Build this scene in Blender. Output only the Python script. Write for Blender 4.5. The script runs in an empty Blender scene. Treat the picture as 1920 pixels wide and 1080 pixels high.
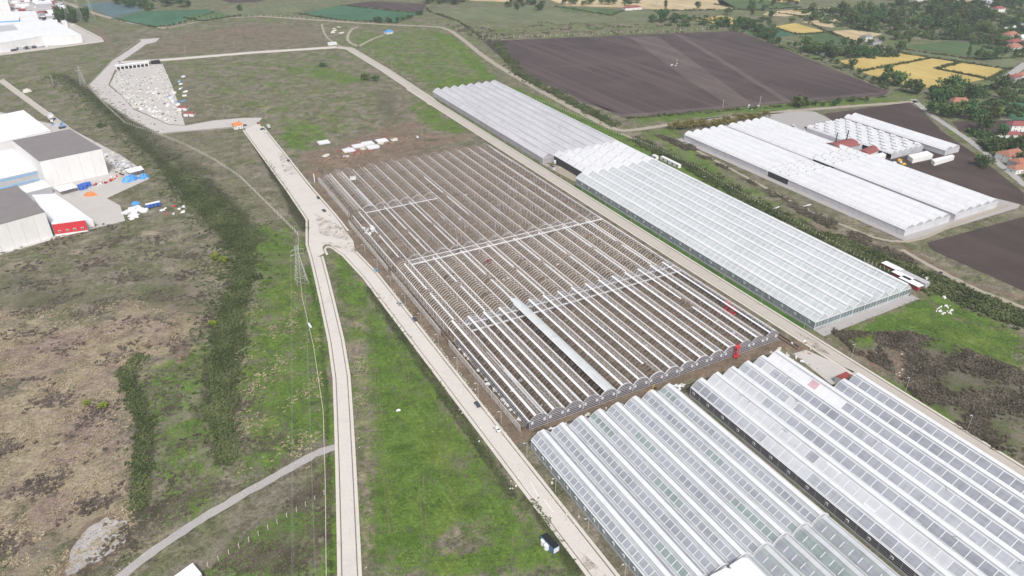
import bpy, math, random
import numpy as np
from mathutils import Vector
random.seed(7); rng = np.random.default_rng(7)
sc = bpy.context.scene
COL = sc.collection
# ------------------------------------------------------------------ camera, sky, sun, exposure
CAM_H = 225.0; FPX = 1397.82; PITCH = math.radians(29.8734); YAW = math.radians(28.3636)
cd = bpy.data.cameras.new('camera'); cam = bpy.data.objects.new('camera', cd); COL.objects.link(cam)
cam.location = (0, 0, CAM_H); cam.rotation_euler = (math.radians(90) - PITCH, 0, -YAW)
cd.sensor_width = 36; cd.lens = FPX / 1920 * 36; cd.clip_start = 1; cd.clip_end = 20000
sc.camera = cam
SUN_EL = math.radians(50); SUN_AZ = math.radians(196)      # azimuth clockwise from +Y
w = bpy.data.worlds.new("World"); sc.world = w; w.use_nodes = True
nt = w.node_tree; nt.nodes.clear()
sky = nt.nodes.new('ShaderNodeTexSky'); sky.sky_type = 'NISHITA'; sky.sun_disc = False
sky.sun_elevation = SUN_EL; sky.sun_rotation = SUN_AZ; sky.air_density = 1.0; sky.dust_density = 3.0; sky.ozone_density = 1.0
hs = nt.nodes.new('ShaderNodeHueSaturation'); hs.inputs['Saturation'].default_value = 0.35
bg = nt.nodes.new('ShaderNodeBackground'); bg.inputs['Strength'].default_value = 0.115
wo = nt.nodes.new('ShaderNodeOutputWorld')
nt.links.new(sky.outputs[0], hs.inputs['Color']); nt.links.new(hs.outputs[0], bg.inputs[0]); nt.links.new(bg.outputs[0], wo.inputs[0])
sd = bpy.data.lights.new('sun', 'SUN'); sd.energy = 2.3; sd.angle = math.radians(9); sd.color = (1.0, 0.965, 0.92)
so = bpy.data.objects.new('sun', sd); COL.objects.link(so)
so.rotation_euler = (math.radians(90) - SUN_EL, 0, -SUN_AZ + math.pi)
sc.view_settings.view_transform = 'Standard'; sc.view_settings.look = 'None'
sc.view_settings.gamma = 1.0; sc.view_settings.use_curve_mapping = False
sc.view_settings.exposure = 0.43
HAZE = 0.00014
sc.render.engine = 'CYCLES'

# ------------------------------------------------------------------ surveying: photo pixel -> place on the ground
_cy, _sy, _cp, _sp = math.cos(YAW), math.sin(YAW), math.cos(PITCH), math.sin(PITCH)
_F = np.array([_sy * _cp, _cy * _cp, -_sp]); _R = np.array([_cy, -_sy, 0.]); _U = np.cross(_R, _F)
def G(x, y, z=0.0):
    d = _F * FPX + _R * (x - 960) - _U * (y - 540)
    t = (CAM_H - z) / -d[2]
    return (float(d[0] * t), float(d[1] * t))
def GP(pts, z=0.0): return [G(a, b, z) for a, b in pts]

# ------------------------------------------------------------------ materials
MATS = {}
def newmat(name):
    m = bpy.data.materials.new(name); m.use_nodes = True
    n = m.node_tree; n.nodes.clear(); MATS[name] = m
    return m, n
def N(n, t, **kw):
    x = n.nodes.new(t)
    for k, v in kw.items():
        if k in x.inputs: x.inputs[k].default_value = v
        else: setattr(x, k, v)
    return x
def noise(n, vec, scale, detail=6, rough=.6, dist=0.):
    x = n.nodes.new('ShaderNodeTexNoise'); x.inputs['Scale'].default_value = scale
    x.inputs['Detail'].default_value = detail; x.inputs['Roughness'].default_value = rough; x.inputs['Distortion'].default_value = dist
    if vec is not None: n.links.new(vec, x.inputs['Vector'])
    return x.outputs['Fac']
def ramp(n, fac, stops):
    r = n.nodes.new('ShaderNodeValToRGB'); e = r.color_ramp.elements
    e[0].position = stops[0][0]; e[0].color = (*stops[0][1], 1); e[1].position = stops[-1][0]; e[1].color = (*stops[-1][1], 1)
    for p, c in stops[1:-1]:
        q = e.new(p); q.color = (*c, 1)
    n.links.new(fac, r.inputs[0]); return r.outputs[0]
def math_(n, op, a, b=None, clamp=False):
    x = n.nodes.new('ShaderNodeMath'); x.operation = op; x.use_clamp = clamp
    for i, v in enumerate((a, b)):
        if v is None: continue
        if isinstance(v, (int, float)): x.inputs[i].default_value = v
        else: n.links.new(v, x.inputs[i])
    return x.outputs[0]
def maprange(n, v, a, b, c=0., d=1., smooth=True):
    x = n.nodes.new('ShaderNodeMapRange'); x.interpolation_type = 'SMOOTHSTEP' if smooth else 'LINEAR'
    n.links.new(v, x.inputs[0]); x.inputs[1].default_value = a; x.inputs[2].default_value = b; x.inputs[3].default_value = c; x.inputs[4].default_value = d
    return x.outputs[0]
def mix(n, f, a, b, mode='MIX'):
    x = n.nodes.new('ShaderNodeMix'); x.data_type = 'RGBA'; x.blend_type = mode
    if isinstance(f, (int, float)): x.inputs[0].default_value = f
    else: n.links.new(f, x.inputs[0])
    for i, v in ((6, a), (7, b)):
        if isinstance(v, tuple): x.inputs[i].default_value = (*v, 1) if len(v) == 3 else v
        else: n.links.new(v, x.inputs[i])
    return x.outputs[2]
def coords(n, scale=(1, 1, 1), rot=0.):
    t = n.nodes.new('ShaderNodeNewGeometry'); mp = n.nodes.new('ShaderNodeMapping')
    mp.inputs['Scale'].default_value = scale; mp.inputs['Rotation'].default_value = (0, 0, rot)
    n.links.new(t.outputs['Position'], mp.inputs[0]); return mp.outputs[0]
def finish(n, col, rough=.9, spec=.2, metal=0., bump=None, bstr=.3, bdist=.1, alpha=None, transl=None):
    b = n.nodes.new('ShaderNodeBsdfPrincipled')
    if isinstance(col, tuple): b.inputs['Base Color'].default_value = (*col, 1)
    else: n.links.new(col, b.inputs['Base Color'])
    b.inputs['Roughness'].default_value = rough; b.inputs['Specular IOR Level'].default_value = spec; b.inputs['Metallic'].default_value = metal
    if bump is not None:
        bp = n.nodes.new('ShaderNodeBump'); bp.inputs['Strength'].default_value = bstr; bp.inputs['Distance'].default_value = bdist
        n.links.new(bump, bp.inputs['Height']); n.links.new(bp.outputs[0], b.inputs['Normal'])
    o = n.nodes.new('ShaderNodeOutputMaterial')
    out = b.outputs[0]
    if alpha is not None:
        tr = n.nodes.new('ShaderNodeBsdfTransparent'); ms = n.nodes.new('ShaderNodeMixShader')
        if isinstance(alpha, (int, float)): ms.inputs[0].default_value = alpha
        else: n.links.new(alpha, ms.inputs[0])
        n.links.new(tr.outputs[0], ms.inputs[1]); n.links.new(out, ms.inputs[2]); out = ms.outputs[0]
    n.links.new(out, o.inputs[0])
def simple(name, col, rough=.8, spec=.3, metal=0., var=.12, nscale=.6, scale=(1, 1, 1), bstr=.15, bdist=.03, alpha=None, fine=4.):
    """base colour with weathering at two scales"""
    m, n = newmat(name); v = coords(n, scale)
    a = noise(n, v, nscale, 5, .6); b = noise(n, v, nscale * fine, 4, .6)
    s = math_(n, 'ADD', math_(n, 'MULTIPLY', a, .65), math_(n, 'MULTIPLY', b, .35))
    lo = tuple(c * (1 - var * 1.6) for c in col); hi = tuple(min(1, c * (1 + var)) for c in col)
    finish(n, ramp(n, s, [(.3, lo), (.5, col), (.7, hi)]), rough, spec, metal, b, bstr, bdist, alpha)
    return m

def ground_material():
    m, n = newmat('mat_ground'); v = coords(n); vs = coords(n, (1, 1.25, 1), .5)
    at = n.nodes.new('ShaderNodeAttribute'); at.attribute_name = 'zone'
    sp = n.nodes.new('ShaderNodeSeparateColor'); n.links.new(at.outputs['Color'], sp.inputs[0])
    wg, wd, we = sp.outputs[0], sp.outputs[1], sp.outputs[2]; ws = at.outputs['Alpha']
    big = noise(n, v, .018, 6, .62, .6); mid = noise(n, vs, .09, 8, .68, .9); fin = noise(n, vs, .55, 8, .75, .5); tiny = noise(n, v, 2.2, 4, .7)
    mid2 = noise(n, coords(n, (1, 1, 1), 1.1), .05, 9, .7, 1.2)
    k0 = math_(n, 'ADD', math_(n, 'MULTIPLY', mid, .34), math_(n, 'ADD', math_(n, 'MULTIPLY', fin, .42), math_(n, 'MULTIPLY', tiny, .24)))
    k = math_(n, 'ADD', math_(n, 'MULTIPLY', math_(n, 'SUBTRACT', k0, .5), 1.75), .5)
    strk = noise(n, coords(n, (1, .16, 1), .28), .5, 6, .65, .3)
    base = ramp(n, k, [(.26, (.045, .041, .031)), (.41, (.125, .112, .085)), (.53, (.21, .186, .145)), (.63, (.30, .265, .205)), (.74, (.46, .41, .33))])
    olive = ramp(n, k, [(.26, (.032, .040, .018)), (.44, (.095, .102, .052)), (.58, (.175, .172, .10)), (.74, (.30, .27, .17))])
    base = mix(n, maprange(n, mid2, .40, .60), base, olive)
    straw = ramp(n, k, [(.26, (.07, .055, .038)), (.40, (.17, .14, .095)), (.52, (.29, .24, .165)), (.64, (.42, .355, .25)), (.76, (.58, .50, .38))])
    pink = ramp(n, k, [(.28, (.11, .078, .062)), (.5, (.24, .18, .15)), (.68, (.38, .30, .25)), (.78, (.5, .41, .34))])
    straw = mix(n, maprange(n, noise(n, v, .03, 6, .65, .8), .46, .58), straw, pink)
    base = mix(n, maprange(n, math_(n, 'ADD', ws, math_(n, 'MULTIPLY', math_(n, 'SUBTRACT', math_(n, 'ADD', math_(n, 'MULTIPLY', big, .5), math_(n, 'MULTIPLY', mid, .5)), .5), 2.6)), .28, .8), base, straw)
    kg = math_(n, 'ADD', math_(n, 'MULTIPLY', k, .72), math_(n, 'MULTIPLY', strk, .28))
    green = ramp(n, kg, [(.28, (.016, .033, .008)), (.41, (.048, .092, .017)), (.52, (.10, .165, .032)), (.63, (.16, .25, .055)), (.76, (.32, .36, .16))])
    lime = ramp(n, kg, [(.28, (.035, .052, .012)), (.43, (.085, .128, .024)), (.56, (.14, .195, .042)), (.72, (.30, .34, .12))])
    green = mix(n, maprange(n, noise(n, coords(n, (1, .5, 1), .3), .035, 7, .65, .8), .47, .62), green, lime)
    nb = math_(n, 'ADD', math_(n, 'MULTIPLY', mid2, .4), math_(n, 'ADD', math_(n, 'MULTIPLY', mid, .3), math_(n, 'MULTIPLY', strk, .3)))
    gf = maprange(n, math_(n, 'ADD', wg, math_(n, 'MULTIPLY', math_(n, 'SUBTRACT', math_(n, 'ADD', math_(n, 'MULTIPLY', nb, .7), math_(n, 'MULTIPLY', fin, .3)), .5), 4.8)), .32, .78)
    c = mix(n, gf, base, green)
    dark = ramp(n, k, [(.30, (.018, .021, .012)), (.45, (.042, .046, .026)), (.58, (.08, .076, .052)), (.74, (.16, .14, .105))])
    df = maprange(n, math_(n, 'ADD', wd, math_(n, 'MULTIPLY', math_(n, 'SUBTRACT', math_(n, 'ADD', math_(n, 'MULTIPLY', mid, .6), math_(n, 'MULTIPLY', fin, .4)), .5), 3.2)), .3, .8)
    c = mix(n, df, c, dark)
    earth = ramp(n, k, [(.28, (.075, .056, .041)), (.44, (.15, .113, .083)), (.58, (.225, .175, .132)), (.74, (.36, .29, .23))])
    ef = maprange(n, math_(n, 'ADD', we, math_(n, 'MULTIPLY', math_(n, 'SUBTRACT', math_(n, 'ADD', math_(n, 'MULTIPLY', mid, .6), math_(n, 'MULTIPLY', fin, .4)), .5), 2.6)), .35, .7)
    c = mix(n, ef, c, earth)
    pale = ramp(n, k, [(.3, (.30, .28, .27)), (.5, (.40, .38, .37)), (.7, (.52, .49, .47))])
    c = mix(n, maprange(n, math_(n, 'ADD', we, math_(n, 'MULTIPLY', math_(n, 'SUBTRACT', mid2, .5), .8)), 1.28, 1.42), c, pale)
    finish(n, c, .95, .1, 0, fin, .9, .5)
ground_material()

def field_material(name, lo, mid_, hi, rot, furrow=0., period=1.2, patch=.03, strips=0.):
    m, n = newmat(name); v = coords(n); vr = coords(n, (1, 1, 1), rot)
    a = noise(n, v, patch, 6, .6, .8); b = noise(n, v, .6, 6, .7)
    st = noise(n, coords(n, (1.0 / max(period, .1), .012, 1), rot), 1.0, 3, .6)   # long streaks along the rows
    s2 = noise(n, coords(n, (.09, .0025, 1), rot), 1.0, 2, .5)
    s = math_(n, 'ADD', math_(n, 'MULTIPLY', a, .45), math_(n, 'ADD', math_(n, 'MULTIPLY', b, .3), math_(n, 'MULTIPLY', st, .25)))
    c = ramp(n, s, [(.36, lo), (.5, mid_), (.64, hi)])
    if strips: c = mix(n, math_(n, 'MULTIPLY', maprange(n, s2, .5, .62), strips), c, tuple(min(1, x * 1.45) for x in mid_))
    finish(n, c, .95, .1, 0, st, .5 if furrow else .15, .25)
    return m
field_material('mat_plough', (.052, .039, .039), (.076, .057, .056), (.115, .09, .084), .55, 1, .9, .012, .8)
field_material('mat_plough_light', (.085, .066, .064), (.115, .09, .086), (.155, .125, .115), .55, 1, .9, .012, .5)
field_material('mat_plough_dark', (.048, .036, .034), (.07, .052, .048), (.10, .076, .068), .6, 1, .9, .02, .25)
field_material('mat_wheat', (.33, .25, .085), (.47, .355, .125), (.57, .45, .18), 1.2, 0, 1.5, .02, .2)
field_material('mat_stubble', (.36, .28, .16), (.46, .365, .22), (.56, .46, .31), 1.1, 0, 2.5, .02, .4)
field_material('mat_crop_green', (.05, .09, .038), (.08, .128, .055), (.13, .18, .085), .9, 1, 1.5, .02, .3)
field_material('mat_crop_teal', (.035, .095, .06), (.055, .135, .08), (.09, .18, .11), 1.3, 1, 1.5, .02, .2)
field_material('mat_crop_blue', (.075, .12, .135), (.10, .16, .175), (.14, .2, .2), 1.3, 1, 1.5, .02, .2)
field_material('mat_meadow', (.095, .115, .065), (.14, .16, .09), (.20, .215, .13), .4, 0, 4, .02, .2)
field_material('mat_lawn_strip', (.03, .08, .016), (.05, .13, .024), (.09, .19, .04), 0, 1, 1.4, .04, .2)

def concrete_material(name, col, crack=True, dirt=(.30, .25, .20), amt=.5):
    m, n = newmat(name); v = coords(n)
    a = noise(n, v, .07, 7, .7, .8); b = noise(n, v, .9, 7, .75); t = noise(n, v, 6., 3, .6)
    s = math_(n, 'ADD', math_(n, 'MULTIPLY', a, .4), math_(n, 'ADD', math_(n, 'MULTIPLY', b, .4), math_(n, 'MULTIPLY', t, .2)))
    c = ramp(n, s, [(.34, tuple(x * .8 for x in col)), (.5, col), (.62, tuple(min(.85, x * 1.1) for x in col))])
    df = maprange(n, math_(n, 'ADD', math_(n, 'MULTIPLY', a, .55), math_(n, 'MULTIPLY', b, .45)), .53, .66)
    c = mix(n, math_(n, 'MULTIPLY', df, amt), c, dirt)
    spots = maprange(n, noise(n, v, .35, 4, .5, 2.), .67, .71)
    c = mix(n, math_(n, 'MULTIPLY', spots, .3), c, tuple(x * .45 for x in col))
    finish(n, c, .9, .2, 0, b, .3, .05)
concrete_material('mat_road', (.58, .54, .50), amt=.6, dirt=(.40, .345, .29))
concrete_material('mat_road_dirty', (.47, .43, .385), amt=.95, dirt=(.30, .25, .21))
concrete_material('mat_yard', (.50, .47, .45), amt=.5, dirt=(.36, .32, .30))
concrete_material('mat_sidewalk', (.60, .56, .50), amt=.6, dirt=(.2, .2, .12))
concrete_material('mat_kerb', (.42, .38, .35))
concrete_material('mat_dirt_track', (.36, .32, .26), amt=.8, dirt=(.2, .17, .11))
concrete_material('mat_gravel', (.38, .36, .35), amt=.8, dirt=(.25, .23, .2))
m_, n_ = newmat('mat_mud'); v_ = coords(n_); a_ = noise(n_, v_, .22, 7, .75, 1.); b_ = noise(n_, v_, 1.1, 5, .7)
finish(n_, ramp(n_, b_, [(.3, (.24, .20, .16)), (.7, (.40, .345, .29))]), .95, .1, 0, b_, .3, .05, alpha=math_(n_, 'MULTIPLY', maprange(n_, a_, .44, .66), .6))
simple('mat_rut', (.17, .155, .085), .95, .1, 0, .3, .5)
simple('mat_kerb_shade_joint', (.12, .10, .09), .9, .1, nscale=.8)  # dark tone for the kerb's painted shadow and joint
simple('mat_white_metal', (.74, .74, .76), .45, .5, .0, .06)
simple('mat_galv', (.62, .62, .64), .5, .5, .3, .12)
simple('mat_frame_dull', (.46, .43, .41), .6, .3, .0, .1)
simple('mat_frame', (.86, .85, .84), .5, .4, .0, .06)
simple('mat_roof_white', (.80, .81, .84), .5, .4, 0, .05, .15, (1, .15, 1))
simple('mat_roof_grey', (.225, .205, .205), .85, .2, 0, .07, .1)
simple('mat_wall_white', (.76, .75, .74), .6, .3, 0, .05, .15, (1, 1, .3))
simple('mat_wall_grey', (.42, .43, .45), .6, .3, 0, .08, .15)
simple('mat_stripe_blue', (.16, .42, .72), .5, .4, 0, .06)
simple('mat_red', (.62, .045, .06), .5, .4, 0, .08)
simple('mat_red_dark', (.28, .06, .06), .7, .3, 0, .15)
simple('mat_maroon', (.27, .09, .085), .7, .2, 0, .15)
simple('mat_terracotta', (.36, .165, .115), .85, .2, 0, .22, 1.5)
simple('mat_blue', (.05, .14, .52), .45, .5, 0, .12)
simple('mat_tarp_blue', (.08, .30, .66), .5, .4, 0, .25, 1.2)
simple('mat_orange', (.68, .22, .07), .6, .3, 0, .15)
simple('mat_yellow', (.70, .42, .04), .5, .4, 0, .1)
simple('mat_container_blue', (.10, .18, .33), .5, .4, 0, .12)
simple('mat_black', (.02, .02, .022), .6, .3, 0, .2)
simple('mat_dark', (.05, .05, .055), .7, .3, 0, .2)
simple('mat_rubber', (.02, .02, .02), .9, .1)
simple('mat_car_white', (.75, .75, .75), .25, .6, 0, .03)
simple('mat_car_dark', (.05, .06, .09), .25, .6, 0, .05)
simple('mat_car_blue', (.18, .30, .48), .25, .6, 0, .05)
simple('mat_car_silver', (.45, .46, .48), .3, .6, .4, .05)
simple('mat_car_red', (.5, .03, .03), .3, .6, 0, .05)
simple('mat_glass_dark', (.03, .04, .05), .08, .8, 0, .05)
simple('mat_bark', (.10, .075, .05), .95, .1, 0, .3, 3.)
simple('mat_pole', (.50, .49, .47), .6, .3, .1, .1)
simple('mat_concrete_post', (.62, .57, .50), .9, .1, 0, .12)
simple('mat_soil_added_bank', (.17, .13, .105), .95, .1, 0, .3, .8)
simple('mat_soil_dark_and_shade', (.06, .045, .036), .95, .1, 0, .3, .8)  # dark soil of ruts; also the depth shade painted on the ditch strip
simple('mat_plastic_sheet', (.78, .78, .78), .6, .3, 0, .1, 1.5)
simple('mat_timber', (.30, .20, .13), .85, .2, 0, .2, 1.)
simple('mat_rubble', (.60, .56, .50), .9, .1, 0, .25, 1.5)
simple('mat_teal', (.05, .32, .35), .6, .3, 0, .1)
simple('mat_paint_white', (.78, .76, .74), .7, .3, 0, .15, 2.)
simple('mat_boundary_wall', (.62, .58, .55), .8, .2, 0, .12)

def film_material(name, col, alpha, avar=.15, rough=.35, scale=(1, .25, 1), dirt=.15, fresnel=True, period=None, rib=None):
    m, n = newmat(name); v = coords(n, scale)
    a = noise(n, v, .12, 6, .65, .6); b = noise(n, v, .9, 5, .7)
    bd = noise(n, coords(n, (.05, .45, .05)), 1., 2, .5); sk = noise(n, coords(n, (.8, .03, .8)), 1., 4, .6)
    s = math_(n, 'ADD', math_(n, 'ADD', math_(n, 'MULTIPLY', a, .32), math_(n, 'MULTIPLY', b, .22)), math_(n, 'ADD', math_(n, 'MULTIPLY', bd, .24), math_(n, 'MULTIPLY', sk, .22)))
    c = ramp(n, s, [(.38, tuple(x * (1 - dirt * 1.3) for x in col)), (.5, col), (.65, tuple(min(.9, x * 1.06) for x in col))])
    if rib: c = mix(n, .0, c, c)
    al = maprange(n, s, .35, .65, max(0, alpha - avar), min(1, alpha + avar))
    finish(n, c, rough, .5, 0, b, .1, .03, alpha=al)
film_material('mat_film_white', (.56, .57, .60), .93, .05, dirt=.1)
film_material('mat_film_bright', (.70, .705, .73), .97, .02, dirt=.08)
film_material('mat_film_lilac', (.60, .585, .62), .9, .05)
film_material('mat_film_grey', (.40, .42, .46), .88, .07)
film_material('mat_film_pale', (.46, .49, .51), .88, .07)
film_material('mat_film_clear', (.42, .47, .465), .72, .1)
film_material('mat_pane_grey', (.345, .36, .40), .84, .10, .2)
film_material('mat_pane_pink', (.60, .40, .44), .9, .05, .3)
film_material('mat_pane_mid', (.385, .40, .445), .86, .08, .22)
film_material('mat_pane_green', (.31, .37, .365), .82, .10, .2)
film_material('mat_pane_light', (.45, .465, .505), .86, .12, .25)
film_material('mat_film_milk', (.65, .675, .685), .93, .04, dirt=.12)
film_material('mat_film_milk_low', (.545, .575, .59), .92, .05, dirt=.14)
film_material('mat_wallglass', (.22, .28, .29), .78, .12, .15)
film_material('mat_wall_black', (.045, .045, .055), .97, .02, .3)
film_material('mat_net_purple', (.10, .085, .105), .93, .08, .6)
film_material('mat_wall_lilac', (.42, .40, .43), .88, .06, .5)
film_material('mat_wall_pale', (.60, .60, .63), .93, .04, .5)

def leaf_material(name, dk, md, lt, rnd=True, nscale=.25):
    m, n = newmat(name); v = coords(n); a = noise(n, v, nscale, 5, .6); b = noise(n, v, 1.7, 3, .6)
    s = math_(n, 'ADD', math_(n, 'MULTIPLY', a, .6), math_(n, 'MULTIPLY', b, .4))
    c = ramp(n, s, [(.36, dk), (.5, md), (.64, lt)])
    if rnd:
        oi = n.nodes.new('ShaderNodeObjectInfo')
        h = n.nodes.new('ShaderNodeHueSaturation'); n.links.new(c, h.inputs['Color'])
        n.links.new(maprange(n, oi.outputs['Random'], 0, 1, .47, .53, False), h.inputs['Hue'])
        n.links.new(maprange(n, oi.outputs['Random'], 0, 1, .75, 1.3, False), h.inputs['Value'])
        c = h.outputs[0]
    finish(n, c, .8, .15)
leaf_material('mat_leaf_tree', (.03, .062, .022), (.06, .112, .036), (.115, .18, .06))
leaf_material('mat_leaf_light', (.055, .085, .024), (.10, .15, .042), (.15, .19, .06))
leaf_material('mat_leaf_yellow', (.10, .11, .03), (.19, .17, .05), (.33, .26, .09), False)
leaf_material('mat_leaf_lime', (.10, .15, .02), (.20, .26, .03), (.34, .36, .06), False)
leaf_material('mat_leaf_bramble', (.038, .056, .02), (.085, .11, .042), (.165, .182, .08), False, .05)
leaf_material('mat_leaf_scrub', (.055, .048, .034), (.115, .098, .072), (.20, .17, .13), False, .08)
leaf_material('mat_leaf_heath', (.07, .056, .048), (.13, .105, .088), (.20, .165, .14), False, .08)
leaf_material('mat_leaf_straw', (.20, .16, .10), (.36, .29, .19), (.52, .44, .31), False, .1)
leaf_material('mat_leaf_grass', (.055, .10, .02), (.10, .175, .035), (.20, .28, .08), False, .1)
M = MATS

# ------------------------------------------------------------------ mesh and object helpers
def props(o, label=None, cat=None, group=None, kind=None):
    if label: o['label'] = label
    if cat: o['category'] = cat
    if group: o['group'] = group
    if kind: o['kind'] = kind
    return o
def npmesh(name, V, faces, mats=None, fm=None, smooth=False):
    """faces: list of (array m x k) blocks"""
    me = bpy.data.meshes.new(name)
    V = np.asarray(V, dtype=np.float32)
    blocks = [np.asarray(f, dtype=np.int32) for f in faces if len(f)]
    nl = sum(b.size for b in blocks); npol = sum(len(b) for b in blocks)
    me.vertices.add(len(V)); me.vertices.foreach_set('co', V.ravel())
    me.loops.add(nl); me.polygons.add(npol)
    me.loops.foreach_set('vertex_index', np.concatenate([b.ravel() for b in blocks]))
    starts = []; tot = 0
    for b in blocks:
        k = b.shape[1]; starts.append(np.arange(len(b), dtype=np.int32) * k + tot); tot += b.size
    me.polygons.foreach_set('loop_start', np.concatenate(starts))
    for mm in (mats or []): me.materials.append(M[mm] if isinstance(mm, str) else mm)
    if fm is not None: me.polygons.foreach_set('material_index', np.asarray(fm, dtype=np.int32))
    me.polygons.foreach_set('use_smooth', np.full(npol, bool(smooth)))
    me.update(calc_edges=True); me.validate(verbose=False)
    return me
class MB:
    def __init__(s): s.v = []; s.q = []; s.t = []; s.n = []; s.qm = []; s.tm = []; s.nm = []
    def face(s, idx, m=0):
        if len(idx) == 4: s.q.append(idx); s.qm.append(m)
        elif len(idx) == 3: s.t.append(idx); s.tm.append(m)
        else: s.n.append(list(idx)); s.nm.append(m)
    def poly(s, pts, m=0):
        b = len(s.v); s.v += [tuple(p) for p in pts]; s.face(tuple(range(b, b + len(pts))), m)
    def box(s, x0, x1, y0, y1, z0, z1, m=0):
        b = len(s.v)
        s.v += [(x0, y0, z0), (x1, y0, z0), (x1, y1, z0), (x0, y1, z0), (x0, y0, z1), (x1, y0, z1), (x1, y1, z1), (x0, y1, z1)]
        for f in ((0, 3, 2, 1), (4, 5, 6, 7), (0, 1, 5, 4), (1, 2, 6, 5), (2, 3, 7, 6), (3, 0, 4, 7)): s.face(tuple(b + i for i in f), m)
    def obox(s, c, half, rz=0., m=0, top=None):
        """oriented box; top = scale of upper face"""
        ca, sa = math.cos(rz), math.sin(rz); b = len(s.v)
        for dz in (-1, 1):
            k = top if (top and dz > 0) else 1.
            for dx, dy in ((-1, -1), (1, -1), (1, 1), (-1, 1)):
                x, y = dx * half[0] * k, dy * half[1] * k
                s.v.append((c[0] + x * ca - y * sa, c[1] + x * sa + y * ca, c[2] + dz * half[2]))
        for f in ((0, 3, 2, 1), (4, 5, 6, 7), (0, 1, 5, 4), (1, 2, 6, 5), (2, 3, 7, 6), (3, 0, 4, 7)): s.face(tuple(b + i for i in f), m)
    def bar(s, p, q, r, k=4, m=0, caps=False):
        p = Vector(p); q = Vector(q); d = (q - p)
        if d.length < 1e-6: return
        d.normalize(); u = d.cross(Vector((0, 0, 1)))
        if u.length < 1e-3: u = Vector((1, 0, 0))
        u.normalize(); w_ = d.cross(u); b = len(s.v)
        for c in (p, q):
            for i in range(k):
                a = 2 * math.pi * (i + .5) / k; s.v.append(tuple(c + u * (math.cos(a) * r) + w_ * (math.sin(a) * r)))
        for i in range(k): j = (i + 1) % k; s.face((b + i, b + j, b + k + j, b + k + i), m)
        if caps: s.face(tuple(b + i for i in reversed(range(k))), m); s.face(tuple(b + k + i for i in range(k)), m)
    def tube(s, pts, r, k=4, m=0):
        for a, c in zip(pts[:-1], pts[1:]): s.bar(a, c, r, k, m)
    def cyl(s, c, r, h, k=12, m=0, r2=None, axis='z'):
        r2 = r if r2 is None else r2; b = len(s.v)
        for (rr, hh) in ((r, 0), (r2, h)):
            for i in range(k):
                a = 2 * math.pi * i / k; u, v_ = math.cos(a) * rr, math.sin(a) * rr
                if axis == 'z': s.v.append((c[0] + u, c[1] + v_, c[2] + hh))
                elif axis == 'x': s.v.append((c[0] + hh, c[1] + u, c[2] + v_))
                else: s.v.append((c[0] + u, c[1] + hh, c[2] + v_))
        for i in range(k): j = (i + 1) % k; s.face((b + i, b + j, b + k + j, b + k + i), m)
        s.face(tuple(b + i for i in reversed(range(k))), m); s.face(tuple(b + k + i for i in range(k)), m)
    def prism(s, poly, z0, z1, m=0, mt=None):
        b = len(s.v); k = len(poly)
        ar = sum(poly[i][0] * poly[(i + 1) % k][1] - poly[(i + 1) % k][0] * poly[i][1] for i in range(k))
        if ar < 0: poly = poly[::-1]
        s.v += [(p[0], p[1], z0) for p in poly] + [(p[0], p[1], z1) for p in poly]
        for i in range(k): j = (i + 1) % k; s.face((b + i, b + j, b + k + j, b + k + i), m)
        s.face(tuple(b + k + i for i in range(k)), m if mt is None else mt)
        s.face(tuple(b + i for i in reversed(range(k))), m)
    def mesh(s, name, mats, smooth=False):
        if isinstance(mats, str): mats = [mats]
        me = bpy.data.meshes.new(name)
        me.from_pydata(s.v, [], s.q + s.t + s.n)
        for mm in mats: me.materials.append(M[mm])
        me.polygons.foreach_set('material_index', s.qm + s.tm + s.nm)
        if smooth: me.polygons.foreach_set('use_smooth', [True] * len(me.polygons))
        me.update(); return me
    def build(s, name, mats, parent=None, smooth=False, loc=None):
        o = bpy.data.objects.new(name, s.mesh(name, mats, smooth)); COL.objects.link(o)
        if parent is not None: o.parent = parent
        if loc: o.location = loc
        return o
def obj(name, me, parent=None, loc=None, rz=0., scale=None):
    o = bpy.data.objects.new(name, me); COL.objects.link(o)
    if parent is not None: o.parent = parent
    if loc is not None: o.location = loc
    if rz: o.rotation_euler = (0, 0, rz)
    if scale: o.scale = scale
    return o
def thing(name, label, cat, loc=(0, 0, 0), rz=0., group=None):
    o = bpy.data.objects.new(name, None); COL.objects.link(o); o.location = loc; o.rotation_euler = (0, 0, rz)
    o.empty_display_size = .5
    return props(o, label, cat, group)
KIDS = {}
def copy_thing(r, loc, rz=0., label=None, group=None, scale=None):
    c = r.copy(); COL.objects.link(c); c.location = loc; c.rotation_euler = (0, 0, rz)
    if scale: c.scale = scale
    if label: c['label'] = label
    if group: c['group'] = group
    for ch in [o for o in COL.objects if o.parent == r] if r.name not in KIDS else KIDS[r.name]:
        d = ch.copy(); COL.objects.link(d); d.parent = c
        for g in KIDS.get(ch.name, []): e = g.copy(); COL.objects.link(e); e.parent = d
    return c
def register(r):
    KIDS[r.name] = [o for o in COL.objects if o.parent == r]
    for ch in KIDS[r.name]: KIDS[ch.name] = [o for o in COL.objects if o.parent == ch]
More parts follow.
